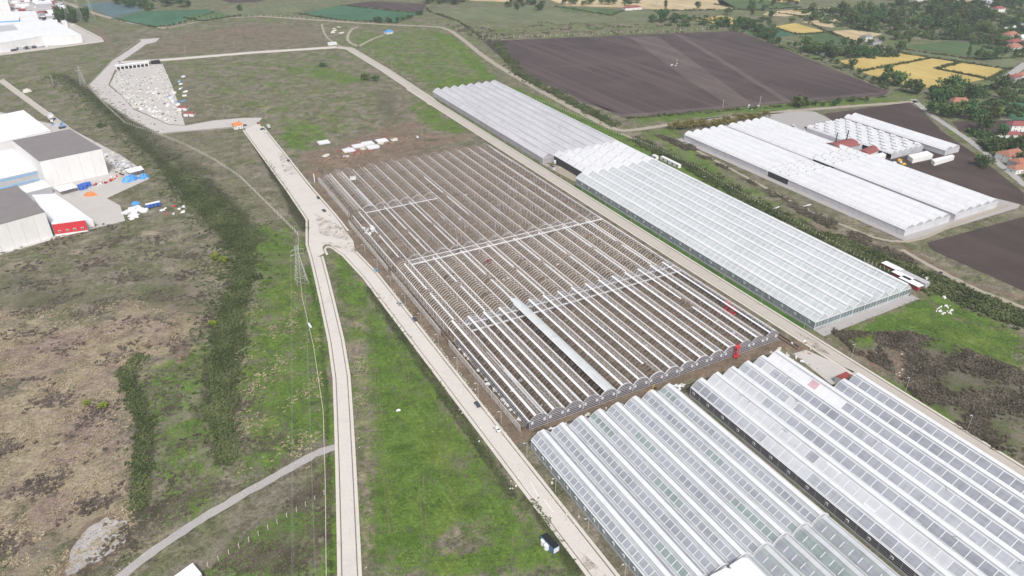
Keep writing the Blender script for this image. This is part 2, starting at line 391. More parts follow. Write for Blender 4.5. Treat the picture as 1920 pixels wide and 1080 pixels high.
def tile(V, F, pos, scale=None, rz=None):
    """copies of a small mesh at many places -> arrays"""
    V = np.asarray(V, float); pos = np.asarray(pos, float); n = len(pos)
    sc_ = np.ones((n, 3)) if scale is None else np.broadcast_to(np.asarray(scale, float).reshape(n, -1), (n, 3))
    W = V[None] * sc_[:, None]
    if rz is not None:
        c, s_ = np.cos(rz)[:, None], np.sin(rz)[:, None]
        W = np.stack([W[..., 0] * c - W[..., 1] * s_, W[..., 0] * s_ + W[..., 1] * c, W[..., 2]], -1)
    W = W + pos[:, None]
    Fo = [(np.asarray(f)[None] + (np.arange(n) * len(V))[:, None, None]).reshape(-1, np.asarray(f).shape[1]) for f in F if len(f)]
    return W.reshape(-1, 3), Fo
def struct(name, mb, mats): return props(mb.build(name, mats), kind='structure')
def sheet(name, poly, z, mat, sub=None):
    """flat outline on the ground"""
    k = len(poly); ar = sum(poly[i][0] * poly[(i + 1) % k][1] - poly[(i + 1) % k][0] * poly[i][1] for i in range(k))
    if ar < 0: poly = poly[::-1]
    mb = MB(); mb.poly([(p[0], p[1], z) for p in poly]); return struct(name, mb, [mat])
def resample(pts, step):
    out = [pts[0]]
    for a, b in zip(pts[:-1], pts[1:]):
        L = math.dist(a, b); n = max(1, int(L / step))
        for i in range(1, n + 1): out.append((a[0] + (b[0] - a[0]) * i / n, a[1] + (b[1] - a[1]) * i / n))
    return out
def smooth_line(pts, it=2):
    for _ in range(it):
        q = [pts[0]]
        for a, b in zip(pts[:-1], pts[1:]):
            q += [(a[0] * .75 + b[0] * .25, a[1] * .75 + b[1] * .25), (a[0] * .25 + b[0] * .75, a[1] * .25 + b[1] * .75)]
        pts = q + [pts[-1]]
    return pts
def offset_line(pts, d):
    out = []
    for i, p in enumerate(pts):
        a = pts[max(0, i - 1)]; b = pts[min(len(pts) - 1, i + 1)]
        tx, ty = b[0] - a[0], b[1] - a[1]; L = math.hypot(tx, ty) or 1
        nx, ny = -ty / L, tx / L; k = 1.
        if 0 < i < len(pts) - 1:
            t1 = (p[0] - a[0], p[1] - a[1]); L1 = math.hypot(*t1) or 1; k = 1 / max(.5, abs((-t1[1] * nx + t1[0] * ny) / L1))
        out.append((p[0] + nx * d * k, p[1] + ny * d * k))
    return out
def ribbon(mb, pts, d0, d1, z, m=0, rag0=0., rag1=0.):
    A = offset_line(pts, d0); B = offset_line(pts, d1)
    if rag0: A = [(a[0] + random.uniform(-rag0, rag0), a[1] + random.uniform(-rag0, rag0)) for a in A]
    if rag1: B = [(a[0] + random.uniform(-rag1, rag1), a[1] + random.uniform(-rag1, rag1)) for a in B]
    b = len(mb.v); n = len(pts)
    for a, c in zip(A, B): mb.v += [(a[0], a[1], z), (c[0], c[1], z)]
    for i in range(n - 1): mb.face((b + 2 * i, b + 2 * i + 1, b + 2 * i + 3, b + 2 * i + 2) if d1 < d0 else (b + 2 * i + 1, b + 2 * i, b + 2 * i + 2, b + 2 * i + 3), m)
def wallribbon(mb, pts, d0, d1, z0, z1, m=0):
    A = offset_line(pts, d0); B = offset_line(pts, d1); b = len(mb.v); n = len(pts)
    for a, c in zip(A, B): mb.v += [(a[0], a[1], z0), (a[0], a[1], z1), (c[0], c[1], z1), (c[0], c[1], z0)]
    for i in range(n - 1):
        for k in range(3): mb.face((b + 4 * i + k, b + 4 * i + k + 1, b + 4 * i + k + 5, b + 4 * i + k + 4), m)
    mb.face((b, b + 1, b + 2, b + 3), m); e = b + 4 * (n - 1); mb.face((e + 3, e + 2, e + 1, e), m)
def inpoly(P, X, Y):
    r = np.zeros(X.shape, bool); n = len(P); j = n - 1
    for i in range(n):
        xi, yi = P[i]; xj, yj = P[j]
        if yi != yj:
            c = ((yi > Y) != (yj > Y)) & (X < (xj - xi) * (Y - yi) / (yj - yi) + xi); r ^= c
        j = i
    return r
def polydist(P, X, Y, closed=True):
    d = np.full(X.shape, 1e9); n = len(P)
    for i in range(n if closed else n - 1):
        ax, ay = P[i]; bx, by = P[(i + 1) % n]; dx, dy = bx - ax, by - ay; L2 = dx * dx + dy * dy + 1e-9
        t = np.clip(((X - ax) * dx + (Y - ay) * dy) / L2, 0, 1)
        d = np.minimum(d, np.hypot(X - ax - t * dx, Y - ay - t * dy))
    return d
# ------------------------------------------------------------------ the ground: one sheet, with a map of what grows where
def graded(lo, hi, step, far_lo, far_hi):
    mid = list(np.arange(lo, hi + .1, step)); a = []; x = lo; s = step
    while x > far_lo: s *= 1.09; x -= s; a.append(x)
    b = []; x = mid[-1]; s = step
    while x < far_hi: s *= 1.07; x += s; b.append(x)
    return np.array(a[::-1] + mid + b)
gx = graded(-260, 640, 3.0, -6000, 7000); gy = graded(30, 760, 3.0, -3000, 8000)
GX, GY = np.meshgrid(gx, gy)
Z4 = np.zeros(GX.shape + (4,), np.float32)
wob = 3.0 * np.sin(GX * .13 + 2 * np.sin(GY * .07)) + 3.0 * np.sin(GY * .17 + 2.3 * np.sin(GX * .11)) + rng.normal(0, 1.2, GX.shape)
def zone(pts, ch, wgt, soft=8., px=True, mode='max', wobk=1.):
    P = GP(pts) if px else pts
    ins = inpoly(P, GX, GY); d = polydist(P, GX, GY); sd_ = np.where(ins, d, -d) + wob * wobk * soft / 10
    v = np.clip(.5 + sd_ / (2 * soft), 0, 1) * wgt
    if mode == 'max': Z4[..., ch] = np.maximum(Z4[..., ch], v)
    elif mode == 'add': Z4[..., ch] += v
    else: Z4[..., ch] *= (1 - np.clip(v, 0, 1))
def zline(pts, ch, wgt, width, px=True, mode='max'):
    P = GP(pts) if px else pts
    d = polydist(P, GX, GY, False); v = np.clip(1.3 - (d + wob * .12 * width / 3) / width, 0, 1) * wgt
    if mode == 'max': Z4[..., ch] = np.maximum(Z4[..., ch], v)
    else: Z4[..., ch] *= (1 - np.clip(v, 0, 1))
Z4[..., 0] = .16; Z4[..., 3] = .2
far = np.clip((np.hypot(GX, GY) - 700) / 400, 0, 1); Z4[..., 0] += .25 * far; Z4[..., 3] *= (1 - far)
# straw and heath on the left
zone([(-100, 560), (100, 600), (240, 560), (400, 600), (330, 680), (250, 700), (255, 1000), (150, 1080), (-100, 1080)], 3, .85, 26, wobk=.6)
zone([(0, 590), (240, 560), (420, 540), (330, 690), (250, 700), (255, 1000), (150, 1080), (-80, 1080)], 0, .6, 18, mode='mul', wobk=.5)
zone([(160, 900), (230, 900), (200, 1000), (120, 1020)], 3, 1.1, 5)
zone([(560, 560), (600, 860), (560, 900), (500, 700)], 3, .45, 8)
# lush grass
zone([(455, 425), (560, 425), (600, 520), (612, 700), (626, 830), (520, 870), (440, 900), (430, 760), (440, 640), (470, 520)], 0, .64, 7)
zone([(575, 470), (600, 540), (632, 830), (632, 1080), (606, 1080), (608, 820), (580, 600)], 0, 1.0, 2.5)
zone([(240, 720), (330, 640), (400, 640), (430, 800), (430, 950), (300, 1000), (270, 850)], 0, .5, 7)
zone([(612, 900), (628, 1080), (380, 1080), (470, 980)], 0, .46, 7)
zone([(618, 470), (640, 470), (1010, 990), (1090, 1080), (690, 1080), (668, 800), (632, 540)], 0, .72, 5)
zone([(700, 680), (830, 800), (960, 1000), (940, 1080), (720, 1080), (690, 800)], 0, .82, 6)
zone([(330, 125), (640, 95), (740, 190), (690, 240), (560, 285), (500, 230), (430, 215), (360, 150)], 0, .38, 14)
zone([(530, 215), (600, 230), (620, 260), (560, 290), (520, 270)], 0, .62, 7)
zone([(520, 125), (600, 120), (700, 150), (640, 160), (540, 135)], 0, .62, 5)
zone([(670, 62), (830, 58), (860, 75), (930, 150), (880, 155), (800, 165), (740, 130), (660, 85)], 0, .58, 8)
zone([(800, 60), (850, 65), (900, 110), (935, 150), (900, 150), (860, 100)], 0, .95, 5)
zone([(820, 150), (845, 140), (900, 150), (850, 170), (812, 172)], 0, .95, 4)
zone([(760, 200), (800, 190), (870, 240), (860, 255), (800, 240)], 0, .72, 5)
zone([(0, 200), (20, 150), (230, 300), (200, 310)], 0, .25, 10)
zone([(130, 150), (230, 200), (330, 270), (420, 330), (340, 340), (220, 250)], 1, .6, 12)
zone([(1540, 625), (1720, 560), (1760, 540), (1920, 630), (1920, 690), (1700, 640), (1600, 645)], 0, .85, 6)
zone([(1640, 700), (1720, 720), (1860, 840), (1900, 860), (1760, 790), (1660, 730)], 0, .75, 5)
zone([(1000, 310), (1085, 335), (1090, 350), (1040, 325)], 0, .5, 3)
zone([(925, 158), (960, 160), (1230, 275), (1400, 380), (1600, 485), (1660, 520), (1600, 500), (1180, 275)], 0, .9, 5)
zone([(1180, 240), (1300, 232), (1280, 262), (1440, 370), (1640, 470), (1600, 480), (1250, 290)], 0, .6, 8)
zone([(1000, 20), (1200, 60), (1000, 75), (800, 60), (800, 20)], 0, .25, 20)
zone([(1240, 5), (1920, -20), (1920, 480), (1560, 190), (1400, 60)], 0, .42, 20)
zone([(1180, 212), (1400, 196), (1660, 182), (1720, 190), (1480, 205), (1200, 232)], 0, .8, 6)
zone([(0, 60), (300, 60), (560, 40), (640, 60), (620, 95), (300, 110), (0, 150)], 0, .16, 20, mode='mul')
# dark bramble and scrub
for ln, wd in (([(120, 140), (200, 205), (290, 290), (360, 370), (410, 425), (455, 480), (455, 540), (420, 600), (405, 680), (400, 760)], 6),
               ([(235, 690), (262, 760), (270, 850), (262, 960)], 5), ([(455, 500), (440, 650), (420, 780), (425, 860)], 6), ([(380, 340), (440, 400), (480, 450)], 9),
               ([(1190, 262), (1290, 310), (1400, 372), (1560, 455), (1700, 520), (1900, 600)], 5), ([(930, 80), (975, 140), (1080, 195), (1150, 232)], 5),
               ([(500, 300), (540, 370), (575, 430)], 5), ([(690, 540), (760, 640), (860, 780), (960, 930)], 3.0), ([(1000, 940), (1080, 1070)], 3)):
    zline(ln, 1, .95, wd)
zone([(1640, 625), (1700, 620), (1800, 650), (1920, 700), (1920, 870), (1800, 800), (1720, 740), (1660, 700)], 1, .5, 9)
zone([(1640, 700), (1760, 740), (1920, 800), (1920, 900), (1760, 800)], 0, .6, 8)
zone([(1560, 620), (1700, 640), (1920, 720), (1920, 860), (1700, 720)], 0, .4, 10)
zone([(0, 500), (200, 560), (330, 520), (400, 560), (380, 610), (200, 560), (0, 600)], 1, .45, 12)
zone([(60, 960), (200, 960), (150, 1080), (0, 1080)], 1, .3, 12)
zone([(330, 20), (900, 0), (1000, 0), (960, 20), (900, 30)], 1, .1, 12)
zone([(700, 165), (745, 170), (760, 230), (725, 245), (700, 200)], 1, .45, 6)
zone([(380, 1000), (600, 900), (610, 1080), (360, 1080)], 1, .38, 10)
zone([(1660, 1080), (1450, 860), (1290, 745), (1260, 735), (1400, 850), (1580, 1010), (1640, 1080)], 1, .35, 4)
# bare earth
zone([(122, 222), (293, 222), (293, 480), (290, 590), (126, 602), (121, 480)], 2, 1.15, 3, px=False)
for p in ([(555, 292), (640, 268), (760, 250), (900, 250), (870, 262), (600, 330), (560, 300)], [(640, 270), (760, 225), (800, 235), (760, 262), (640, 290)]): zone(p, 2, .8, 5)
zone([(960, 800), (1000, 812), (1240, 735), (1480, 655), (1560, 700), (1500, 640), (1460, 640), (1000, 800)], 2, .9, 3)
zone([(1590, 655), (1700, 650), (1740, 690), (1690, 720), (1620, 680)], 2, .85, 5)
zone([(1120, 990), (1000, 830), (985, 835), (1060, 960)], 2, .35, 3)
for ln, wd in (([(1480, 400), (1640, 480), (1760, 540), (1920, 610)], 3.5), ([(1680, 455), (1800, 525), (1920, 560)], 3.5), ([(1290, 395), (1380, 430), (1500, 490)], 1.5),
               ([(1560, 612), (1660, 585), (1730, 560), (1735, 545)], 1.6), ([(1585, 660), (1583, 630), (1640, 600)], 1.6), ([(1735, 560), (1800, 600), (1920, 625)], 1.2)):
    zline(ln, 2, .9, wd)
for ln, wd in (([(760, 190), (730, 230), (690, 260), (640, 290)], 2.2), ([(800, 195), (760, 220)], 2), ([(690, 240), (670, 265)], 2), ([(340, 125), (350, 170), (370, 225)], 1.8),
               ([(185, 55), (200, 80), (212, 88)], 4), ([(110, 45), (180, 50), (200, 80)], 5), ([(280, 95), (330, 80), (400, 60), (480, 55)], 5), ([(630, 205), (700, 235), (735, 245)], 2.5)):
    zline(ln, 2, .8, wd)
zone([(240, 112), (300, 80), (330, 60), (480, 42), (590, 50), (615, 84), (330, 106)], 2, .5, 10)
zone([(200, 60), (330, 60), (560, 40), (620, 60), (620, 95), (230, 112), (200, 100)], 0, .8, 12, mode='mul')
zone([(380, 60), (480, 45), (580, 55), (590, 75), (420, 80)], 2, .55, 10)
zone([(160, 985), (200, 965), (245, 975), (252, 1010), (225, 1035), (170, 1070), (110, 1095), (118, 1040)], 2, 1.62, 2.0)
zone([(120, 900), (185, 905), (200, 960), (150, 1000), (105, 1000)], 3, 1.3, 4)
zone([(110, 105), (0, 130), (0, 200), (60, 160), (140, 120)], 3, .2, 10)
zone([(330, 680), (355, 680), (352, 640), (328, 625)], 2, 1.1, 1.5)
zone([(140, 490), (215, 470), (200, 500)], 2, .6, 3)
zone([(860, 980), (930, 965), (925, 1030), (850, 1035), (815, 1000)], 0, .8, 3, mode='mul')
zone([(668, 560), (690, 600), (700, 700), (706, 900), (704, 1080), (683, 1080), (668, 800), (640, 600)], 0, .35, 1.5, mode='mul')
zone([(668, 560), (690, 600), (700, 700), (706, 900), (704, 1080), (683, 1080), (668, 800), (640, 600)], 3, .6, 2.5)
zone([(840, 760), (900, 850), (1000, 990), (980, 990), (850, 800)], 3, .7, 1.5)
ny, nx = GX.shape
hgt = (np.sin(GX * .21 + 3 * np.sin(GY * .05)) * np.sin(GY * .19 + 2 * np.sin(GX * .06)) * .12) * np.clip(Z4[..., 3] + Z4[..., 1] - .2, 0, 1)
gv = np.stack([GX, GY, hgt - .12], -1).reshape(-1, 3)
ii = (np.arange(ny - 1)[:, None] * nx + np.arange(nx - 1)[None]).ravel()
gme = npmesh('ground', gv, [np.stack([ii, ii + 1, ii + nx + 1, ii + nx], 1)], ['mat_ground'], smooth=True)
ca = gme.color_attributes.new('zone', 'FLOAT_COLOR', 'POINT'); ca.data.foreach_set('color', Z4.reshape(-1).astype(np.float32))
props(obj('ground', gme), kind='structure')

# ------------------------------------------------------------------ fields
def field(name, px, mat, z=.03): return sheet(name, GP(px), z, mat)
FIELDS = [
 ('ploughed_field', [(905, 77), (1370, 58), (1400, 64), (1440, 79), (1667, 172), (1655, 179), (1400, 200), (1180, 221), (1166, 219), (1080, 182), (1010, 153), (950, 118)], 'mat_plough'),
 ('ploughed_field', [(1545, 213), (1705, 192), (1726, 205), (1765, 245), (1830, 290), (1920, 362), (1920, 385), (1868, 372), (1700, 330), (1600, 262)], 'mat_plough_dark'),
 ('ploughed_field', [(1738, 455), (1925, 405), (1960, 560), (1920, 545), (1800, 492), (1750, 470)], 'mat_plough_dark'),
 ('ploughed_field', [(1785, 228), (1920, 225), (1925, 250), (1860, 252), (1800, 246)], 'mat_plough_dark'),
 ('ploughed_field', [(1765, 72), (1830, 62), (1868, 74), (1850, 80), (1790, 76)], 'mat_plough'),
 ('wheat_field', [(1572, 114), (1692, 100), (1743, 108), (1612, 133)], 'mat_wheat'),
 ('wheat_field', [(1615, 135), (1747, 109.5), (1792, 116), (1755, 129), (1850, 148), (1790, 160), (1745, 165), (1690, 160), (1650, 148)], 'mat_wheat'),
 ('wheat_field', [(1760, 129), (1806, 117), (1884, 130), (1853, 146)], 'mat_wheat'),
 ('wheat_field', [(1446, 51), (1490, 43), (1548, 59), (1494, 63)], 'mat_wheat'),
 ('wheat_field', [(1296, 38), (1350, 29), (1412, 41), (1366, 48)], 'mat_wheat'),
 ('stubble_field', [(1558, 58), (1600, 56), (1655, 64), (1603, 77)], 'mat_stubble'),
 ('stubble_field', [(1503, 42), (1560, 32), (1590, 38), (1560, 52)], 'mat_stubble'),
 ('stubble_field', [(1010, -8), (1330, -14), (1385, 18), (1255, 19), (1160, 14), (1060, 11)], 'mat_stubble'),
 ('stubble_field', [(1440, 22), (1560, 14), (1520, 27), (1470, 31), (1430, 28)], 'mat_stubble'),
 ('stubble_field', [(1340, -10), (1500, -12), (1500, 3), (1420, 6)], 'mat_wheat'),
 ('stubble_field', [(1780, -8), (1900, -8), (1880, 4), (1800, 4)], 'mat_stubble'),
 ('stubble_field', [(880, -8), (955, -8), (955, 4), (880, 1)], 'mat_stubble'),
 ('crop_field', [(1395, 55), (1443, 50), (1492, 64), (1440, 74), (1404, 63)], 'mat_crop_teal'),
 ('crop_field', [(1500, 66), (1548, 60), (1600, 80), (1560, 88), (1520, 80)], 'mat_crop_green'),
 ('crop_field', [(1690, 88), (1780, 76), (1882, 88), (1885, 102), (1830, 108), (1760, 98)], 'mat_crop_green'),
 ('crop_field', [(1690, 91), (1760, 100), (1830, 110), (1800, 114), (1740, 106), (1686, 96)], 'mat_meadow'),
 ('crop_field', [(1840, 112), (1890, 105), (1912, 118), (1880, 126)], 'mat_meadow'),
 ('crop_field', [(1893, 191), (1925, 190), (1925, 228), (1886, 222)], 'mat_crop_teal'),
 ('crop_field', [(1875, 152), (1925, 150), (1925, 180), (1885, 180)], 'mat_meadow'),
 ('crop_field', [(1040, 12), (1170, 18), (1165, 26), (1145, 28), (1060, 20)], 'mat_crop_green'),
 ('crop_field', [(1165, 20), (1240, 24), (1250, 32), (1210, 45), (1150, 32)], 'mat_meadow'),
 ('crop_field', [(1345, 0), (1440, 0), (1500, 12), (1400, 20), (1350, 10)], 'mat_crop_green'),
 ('crop_field', [(150, 8), (200, 4), (262, 12), (268, 20), (212, 34), (185, 22)], 'mat_crop_blue'),
 ('crop_field', [(214, 36), (270, 21), (390, 18), (400, 21), (330, 44), (285, 51)], 'mat_crop_teal'),
 ('crop_field', [(345, 32), (398, 22), (450, 28), (378, 39)], 'mat_crop_green'),
 ('crop_field', [(560, 25), (640, 10), (790, 26), (745, 42), (640, 37)], 'mat_crop_teal'),
 ('ploughed_field', [(642, 9), (700, 2), (800, 8), (792, 24), (720, 16)], 'mat_plough'),
 ('ploughed_field', [(400, -6), (520, -8), (480, 4), (430, 5)], 'mat_plough'),
 ('meadow', [(800, 20), (1000, 8), (1060, 24), (1180, 40), (1000, 45), (860, 38)], 'mat_meadow'),
 ('meadow', [(390, 22), (560, 4), (640, 2), (560, 22), (460, 32)], 'mat_meadow'),
 ('meadow', [(1560, 100), (1620, 92), (1660, 96), (1600, 105)], 'mat_meadow'),
]
for i, (nme, px, mt) in enumerate(FIELDS): field(nme, px, mt, .04 + .012 * (i % 7))
sheet('ploughed_strip', GP([(1180, 69.5), (1232, 67.5), (1300, 115), (1415, 198), (1372, 201), (1290, 150)]), .14, 'mat_plough_light')
sheet('ploughed_strip', GP([(1268, 66), (1276, 65.5), (1350, 108), (1480, 188), (1468, 189), (1340, 110)]), .14, 'mat_plough_light')
sheet('ploughed_strip', GP([(1000, 165), (1168, 215), (1660, 172), (1655, 178), (1400, 199), (1180, 220), (1166, 218), (1090, 186)]), .15, 'mat_plough_light')
ld = MB()                                                      # bright sown strips beside the greenhouses
ld.poly([(391.5, 250, .02), (397.5, 250, .02), (397.5, 420, .02), (391.5, 420, .02)])
ld.poly([(391.5, 520, .02), (396, 520, .02), (396, 740, .02), (391.5, 740, .02)])
ld.poly([(306.6, 228, .02), (309.4, 228, .02), (309.4, 466, .02), (306.6, 466, .02)])
ld.poly([(306.6, 520, .02), (307.8, 520, .02), (307.8, 750, .02), (306.6, 750, .02)])
struct('grass_strip', ld, ['mat_lawn_strip'])
mb = MB(); mb.poly([(392, 425, .03), (398, 425, .03), (398, 500, .03), (392, 500, .03)]); struct('dirt_strip', mb, ['mat_plough_dark'])

# ------------------------------------------------------------------ roads, pavements, yards
def road(pts, half, side=1.3, z=.03, mat='mat_road', kerb=True, sw='mat_sidewalk', left=True, right=True, nm='road'):
    P = resample(pts, 6.)
    mb = MB(); ribbon(mb, P, half, -half, z); struct(nm, mb, [mat])
    if not kerb: return P
    kb = MB(); sb = MB(); gl = MB()
    for sgn, on in ((1, left), (-1, right)):
        if not on: continue
        wallribbon(kb, P, sgn * half, sgn * (half + .22), -.1, z + .15)
        ribbon(gl, P, sgn * (half - .02), sgn * (half - .32), z + .006)  # thin dark strip: kerb shadow painted on the road, together with the joint
        wallribbon(sb, resample(P, 2.), sgn * (half + .225), sgn * (half + .22 + side + random.uniform(-.1, .2)), -.1, z + .13)
    struct('kerb', kb, ['mat_kerb']); struct('pavement', sb, ['mat_sidewalk']); struct('kerb_shade_joint', gl, ['mat_kerb_shade_joint'])
    return P
R1 = smooth_line([(6, 90), (35, 188.5), (57, 265.4), (72, 320), (86, 398.7), (93, 441)], 1)
road(R1, 2.9)
road([(115.8, 90), (115.6, 200), (115.6, 300), (115.8, 400), (113.5, 436)], 3.9)
road([(300.6, 40), (300.6, 300), (300.6, 560), (300.6, 800)], 4.0, 1.2, mat='mat_road_dirty')
JP = [(94.0, 441), (99.3, 444), (100.3, 453), (103, 456.5), (106, 455), (109.4, 436), (117.4, 436), (121.5, 452), (122.6, 500), (121, 560), (121.5, 631), (121.5, 750), (104.8, 735), (104.8, 560), (104, 500), (93.5, 462), (90.2, 441)]
sheet('road_junction', JP, .036, 'mat_road')
kb = MB(); sb = MB(); gl = MB()
for ln in ([(122.6, 470), (122.9, 500), (121.6, 560), (121.9, 640), (121.9, 738)], [(89.5, 437), (93.0, 462), (103.6, 502), (104.4, 560), (104.4, 735)], [(99.2, 441), (100.2, 450), (103, 453.5), (106.2, 451), (109.8, 434)]):
    s_ = -1 if ln[0][0] > 120 else 1
    if ln[0][0] == 99.2: s_ = -1
    P = resample(ln, 3); wallribbon(kb, P, 0, s_ * .22, -.1, .17); wallribbon(sb, P, s_ * .225, s_ * 1.5, -.1, .155); ribbon(gl, P, -s_ * .02, -s_ * .32, .044)
struct('kerb', kb, ['mat_kerb']); struct('pavement', sb, ['mat_sidewalk']); struct('kerb_shade_joint', gl, ['mat_kerb_shade_joint'])  # junction kerbs get the same painted shadow and joint strip
# northern loop
sheet('loop_road', GP([(492, 221), (455, 221), (400, 226), (345, 236), (318, 235), (250, 205), (228, 180), (203, 160), (212, 138), (224, 117), (212, 113), (167, 160), (190, 185), (250, 225), (300, 250), (340, 246), (436, 238), (458, 240), (470, 246)]), .034, 'mat_yard')
sheet('storage_yard', GP([(206, 158), (224, 122), (305, 120), (318, 150), (333, 190), (347, 235), (318, 233), (250, 203), (228, 178)]), .028, 'mat_yard')
P = GP([(214, 118), (250, 94), (272, 78)]); road(P, 6.5, kerb=False, z=.03, mat='mat_yard')
sheet('road_end', GP([(262, 74), (300, 71), (292, 79), (270, 84)]), .027, 'mat_yard')
P = GP([(220, 117), (310, 112), (480, 98), (560, 93), (632, 88)]); road(P, 5, 1.2, mat='mat_road')
P = GP([(632, 88), (655, 91), (720, 130), (800, 183), (815, 196)]) + [(300.6, 800)]; road(P[:-1], 4.4, 1.2, mat='mat_road_dirty', z=.033)
wl = MB()
for q in ([(167, 160), (190, 187), (250, 227), (300, 251.5), (345, 247), (436, 239.5)], [(167, 159), (212, 112), (262, 74)], [(203, 157), (228, 179), (252, 204), (320, 235), (345, 236)]):
    wallribbon(wl, resample(GP(q), 5), -.3, .3, -.1, .35)
struct('kerb', wl, ['mat_kerb'])
def track(px, half, mat='mat_dirt_track', rag=.5, z=.03, nm='dirt_track'):
    P = resample(smooth_line(GP(px), 2), 2.5); mb = MB(); ribbon(mb, P, half, -half, z, 0, rag, rag); return struct(nm, mb, [mat])
track([(195, 1110), (230, 1075), (330, 1003), (420, 947), (540, 880), (600, 846), (632, 838)], 2.1, 'mat_gravel', .35)
track([(480, 30), (600, 38), (700, 45), (790, 49), (835, 51), (866, 72), (915, 113), (1000, 163), (1090, 212), (1150, 243), (1180, 246), (1300, 226), (1480, 208), (1600, 199), (1720, 190)], 3.6, 'mat_dirt_track', .5)
track([(100, 2), (130, 6), (150, 17), (200, 32), (250, 44), (312, 53)], 4, 'mat_dirt_track')
track([(312, 53), (400, 35), (480, 31)], 2.5, 'mat_dirt_track')
track([(1712, 186), (1725, 198), (1745, 215), (1785, 241), (1830, 272), (1880, 312), (1925, 350)], 3.2, 'mat_gravel')
track([(1880, 155), (1895, 140), (1925, 118)], 5, 'mat_gravel')
track([(0, 150), (30, 172), (80, 208), (140, 255), (215, 318), (240, 345)], 3.2, 'mat_road_dirty', .2)
track([(675, 88), (655, 80), (650, 70), (658, 55), (672, 50)], 2.2)
track([(640, 88), (610, 70), (603, 45)], 1.4); track([(670, 88), (700, 72), (720, 66)], 2.4)
track([(1165, 250), (1250, 290), (1380, 365), (1560, 455), (1680, 515), (1920, 612)], 1.3, 'mat_dirt_track', .6)
track([(1280, 268), (1450, 360), (1560, 415), (1690, 465), (1790, 420), (1890, 385)], 1.5, 'mat_dirt_track', .4)
track([(1690, 468), (1800, 530), (1925, 580)], 2.0, 'mat_dirt_track', .6)
track([(1250, 232), (1380, 215), (1470, 212)], 2.0, 'mat_dirt_track', .6)
sheet('greenhouse_yard', GP([(1340, 236), (1480, 205), (1530, 210), (1580, 236), (1700, 300), (1790, 262), (1830, 290), (1700, 326), (1520, 280)]), .024, 'mat_gravel')
sheet('greenhouse_yard', [(457.5, 273), (575, 271), (585, 275), (580, 420), (600, 470), (480, 520), (452, 516), (452, 275)], .021, 'mat_gravel')
sheet('factory_yard', GP([(-60, 490), (0, 478), (110, 446), (170, 430), (235, 414), (225, 385), (200, 372), (280, 335), (262, 315), (225, 290), (130, 240), (0, 210), (-60, 300)]), .016, 'mat_yard')
sheet('factory_yard', GP([(-40, 100), (0, 103), (195, 78), (190, 70), (120, 35), (0, 20), (-40, 40)]), .016, 'mat_yard')
sheet('factory_yard', GP([(0, 0), (95, 2), (125, 14), (95, 34), (0, 30)]), .02, 'mat_yard')
sheet('concrete_apron', GP([(1487, 663), (1512, 656), (1602, 697), (1560, 722)]), .03, 'mat_yard')
sheet('concrete_apron', [(310.5, 217.5), (392, 219), (392, 226), (310.5, 224)], .02, 'mat_gravel')
sheet('soil_pad', GP([(1012, 305), (1085, 318), (1100, 340), (1085, 345)]), .02, 'mat_dirt_track')
dm = MB(); dp_ = resample([(289.6, 215), (289.4, 330), (289.8, 450), (289.6, 585)], 5)
ribbon(dm, dp_, .9, -.9, -.06, 0, .2, .2); struct('ditch', dm, ['mat_soil_dark_and_shade'])  # flat strip, not recessed: shade of the depth is put into its dark colour
dm = MB(); q_ = [(a + random.uniform(-.25, .25), b) for a, b in resample(dp_, 3)]; wallribbon(dm, q_, .8, 2.0, -.2, .75); wallribbon(dm, q_, -.8, -1.7, -.2, .5); struct('added_shade_bank', dm, ['mat_soil_added_bank'])  # banks added on both sides so the flat strip between them falls into shade
dm = MB(); ribbon(dm, resample(GP([(462, 250), (500, 312), (545, 378), (577, 424)]), 4), .9, -.9, -.05, 0, .2, .2); struct('ditch', dm, ['mat_soil_dark_and_shade'])
def ruts(lines, w_=.28, gap=1.7, mat='mat_rut'):
    m_ = MB()
    for q in lines:
        P_ = resample(smooth_line(GP(q), 2), 1.5)
        for d in (-gap / 2, gap / 2): ribbon(m_, offset_line(P_, d), w_ / 2, -w_ / 2, .012, 0, .1, .1)
    struct('wheel_ruts', m_, [mat])
for i_, q_ in enumerate(([(590, 400), (628, 418), (665, 442), (655, 452), (600, 440)], [(520, 285), (560, 300), (572, 322), (535, 330)], [(1085, 1030), (1150, 1090), (1100, 1090)], [(1490, 620), (1530, 640), (1560, 668), (1520, 650)], [(600, 455), (690, 455), (700, 480), (650, 470)])): sheet('mud_patch', GP(q_), .05 + .004 * i_, 'mat_mud')
ruts([[(790, 890), (793, 960), (802, 1030)], [(745, 640), (770, 720), (740, 760)], [(705, 690), (712, 780), (722, 900), (735, 1000)]])
ruts([[(1560, 612), (1600, 604), (1660, 585), (1730, 552)], [(1600, 604), (1583, 630), (1585, 665)], [(1735, 545), (1760, 585), (1840, 612), (1925, 628)]], .4)
ruts([[(620, 320), (600, 300), (640, 280), (740, 262)], [(700, 275), (760, 250), (790, 225), (800, 200)], [(740, 262), (735, 235), (715, 215)]], .6, 2.2)
ruts([[(1000, 812), (1120, 780), (1240, 742), (1360, 700), (1450, 665)], [(600, 315), (660, 400), (730, 500), (850, 650), (985, 805)]], .5, 2., 'mat_soil_dark_and_shade')
# white box painted on the lane
pm = MB()
for a, b in (((979, 907), (1001, 936)), ((994, 903), (1010, 932)), ((999, 936), (1010, 932)), ((1002, 938), (1022, 966)), ((1019, 936), (1037, 960))):
    A, B = G(*a), G(*b); ribbon(pm, [A, B], .13, -.13, .045)
struct('road_marking', pm, ['mat_paint_white'])
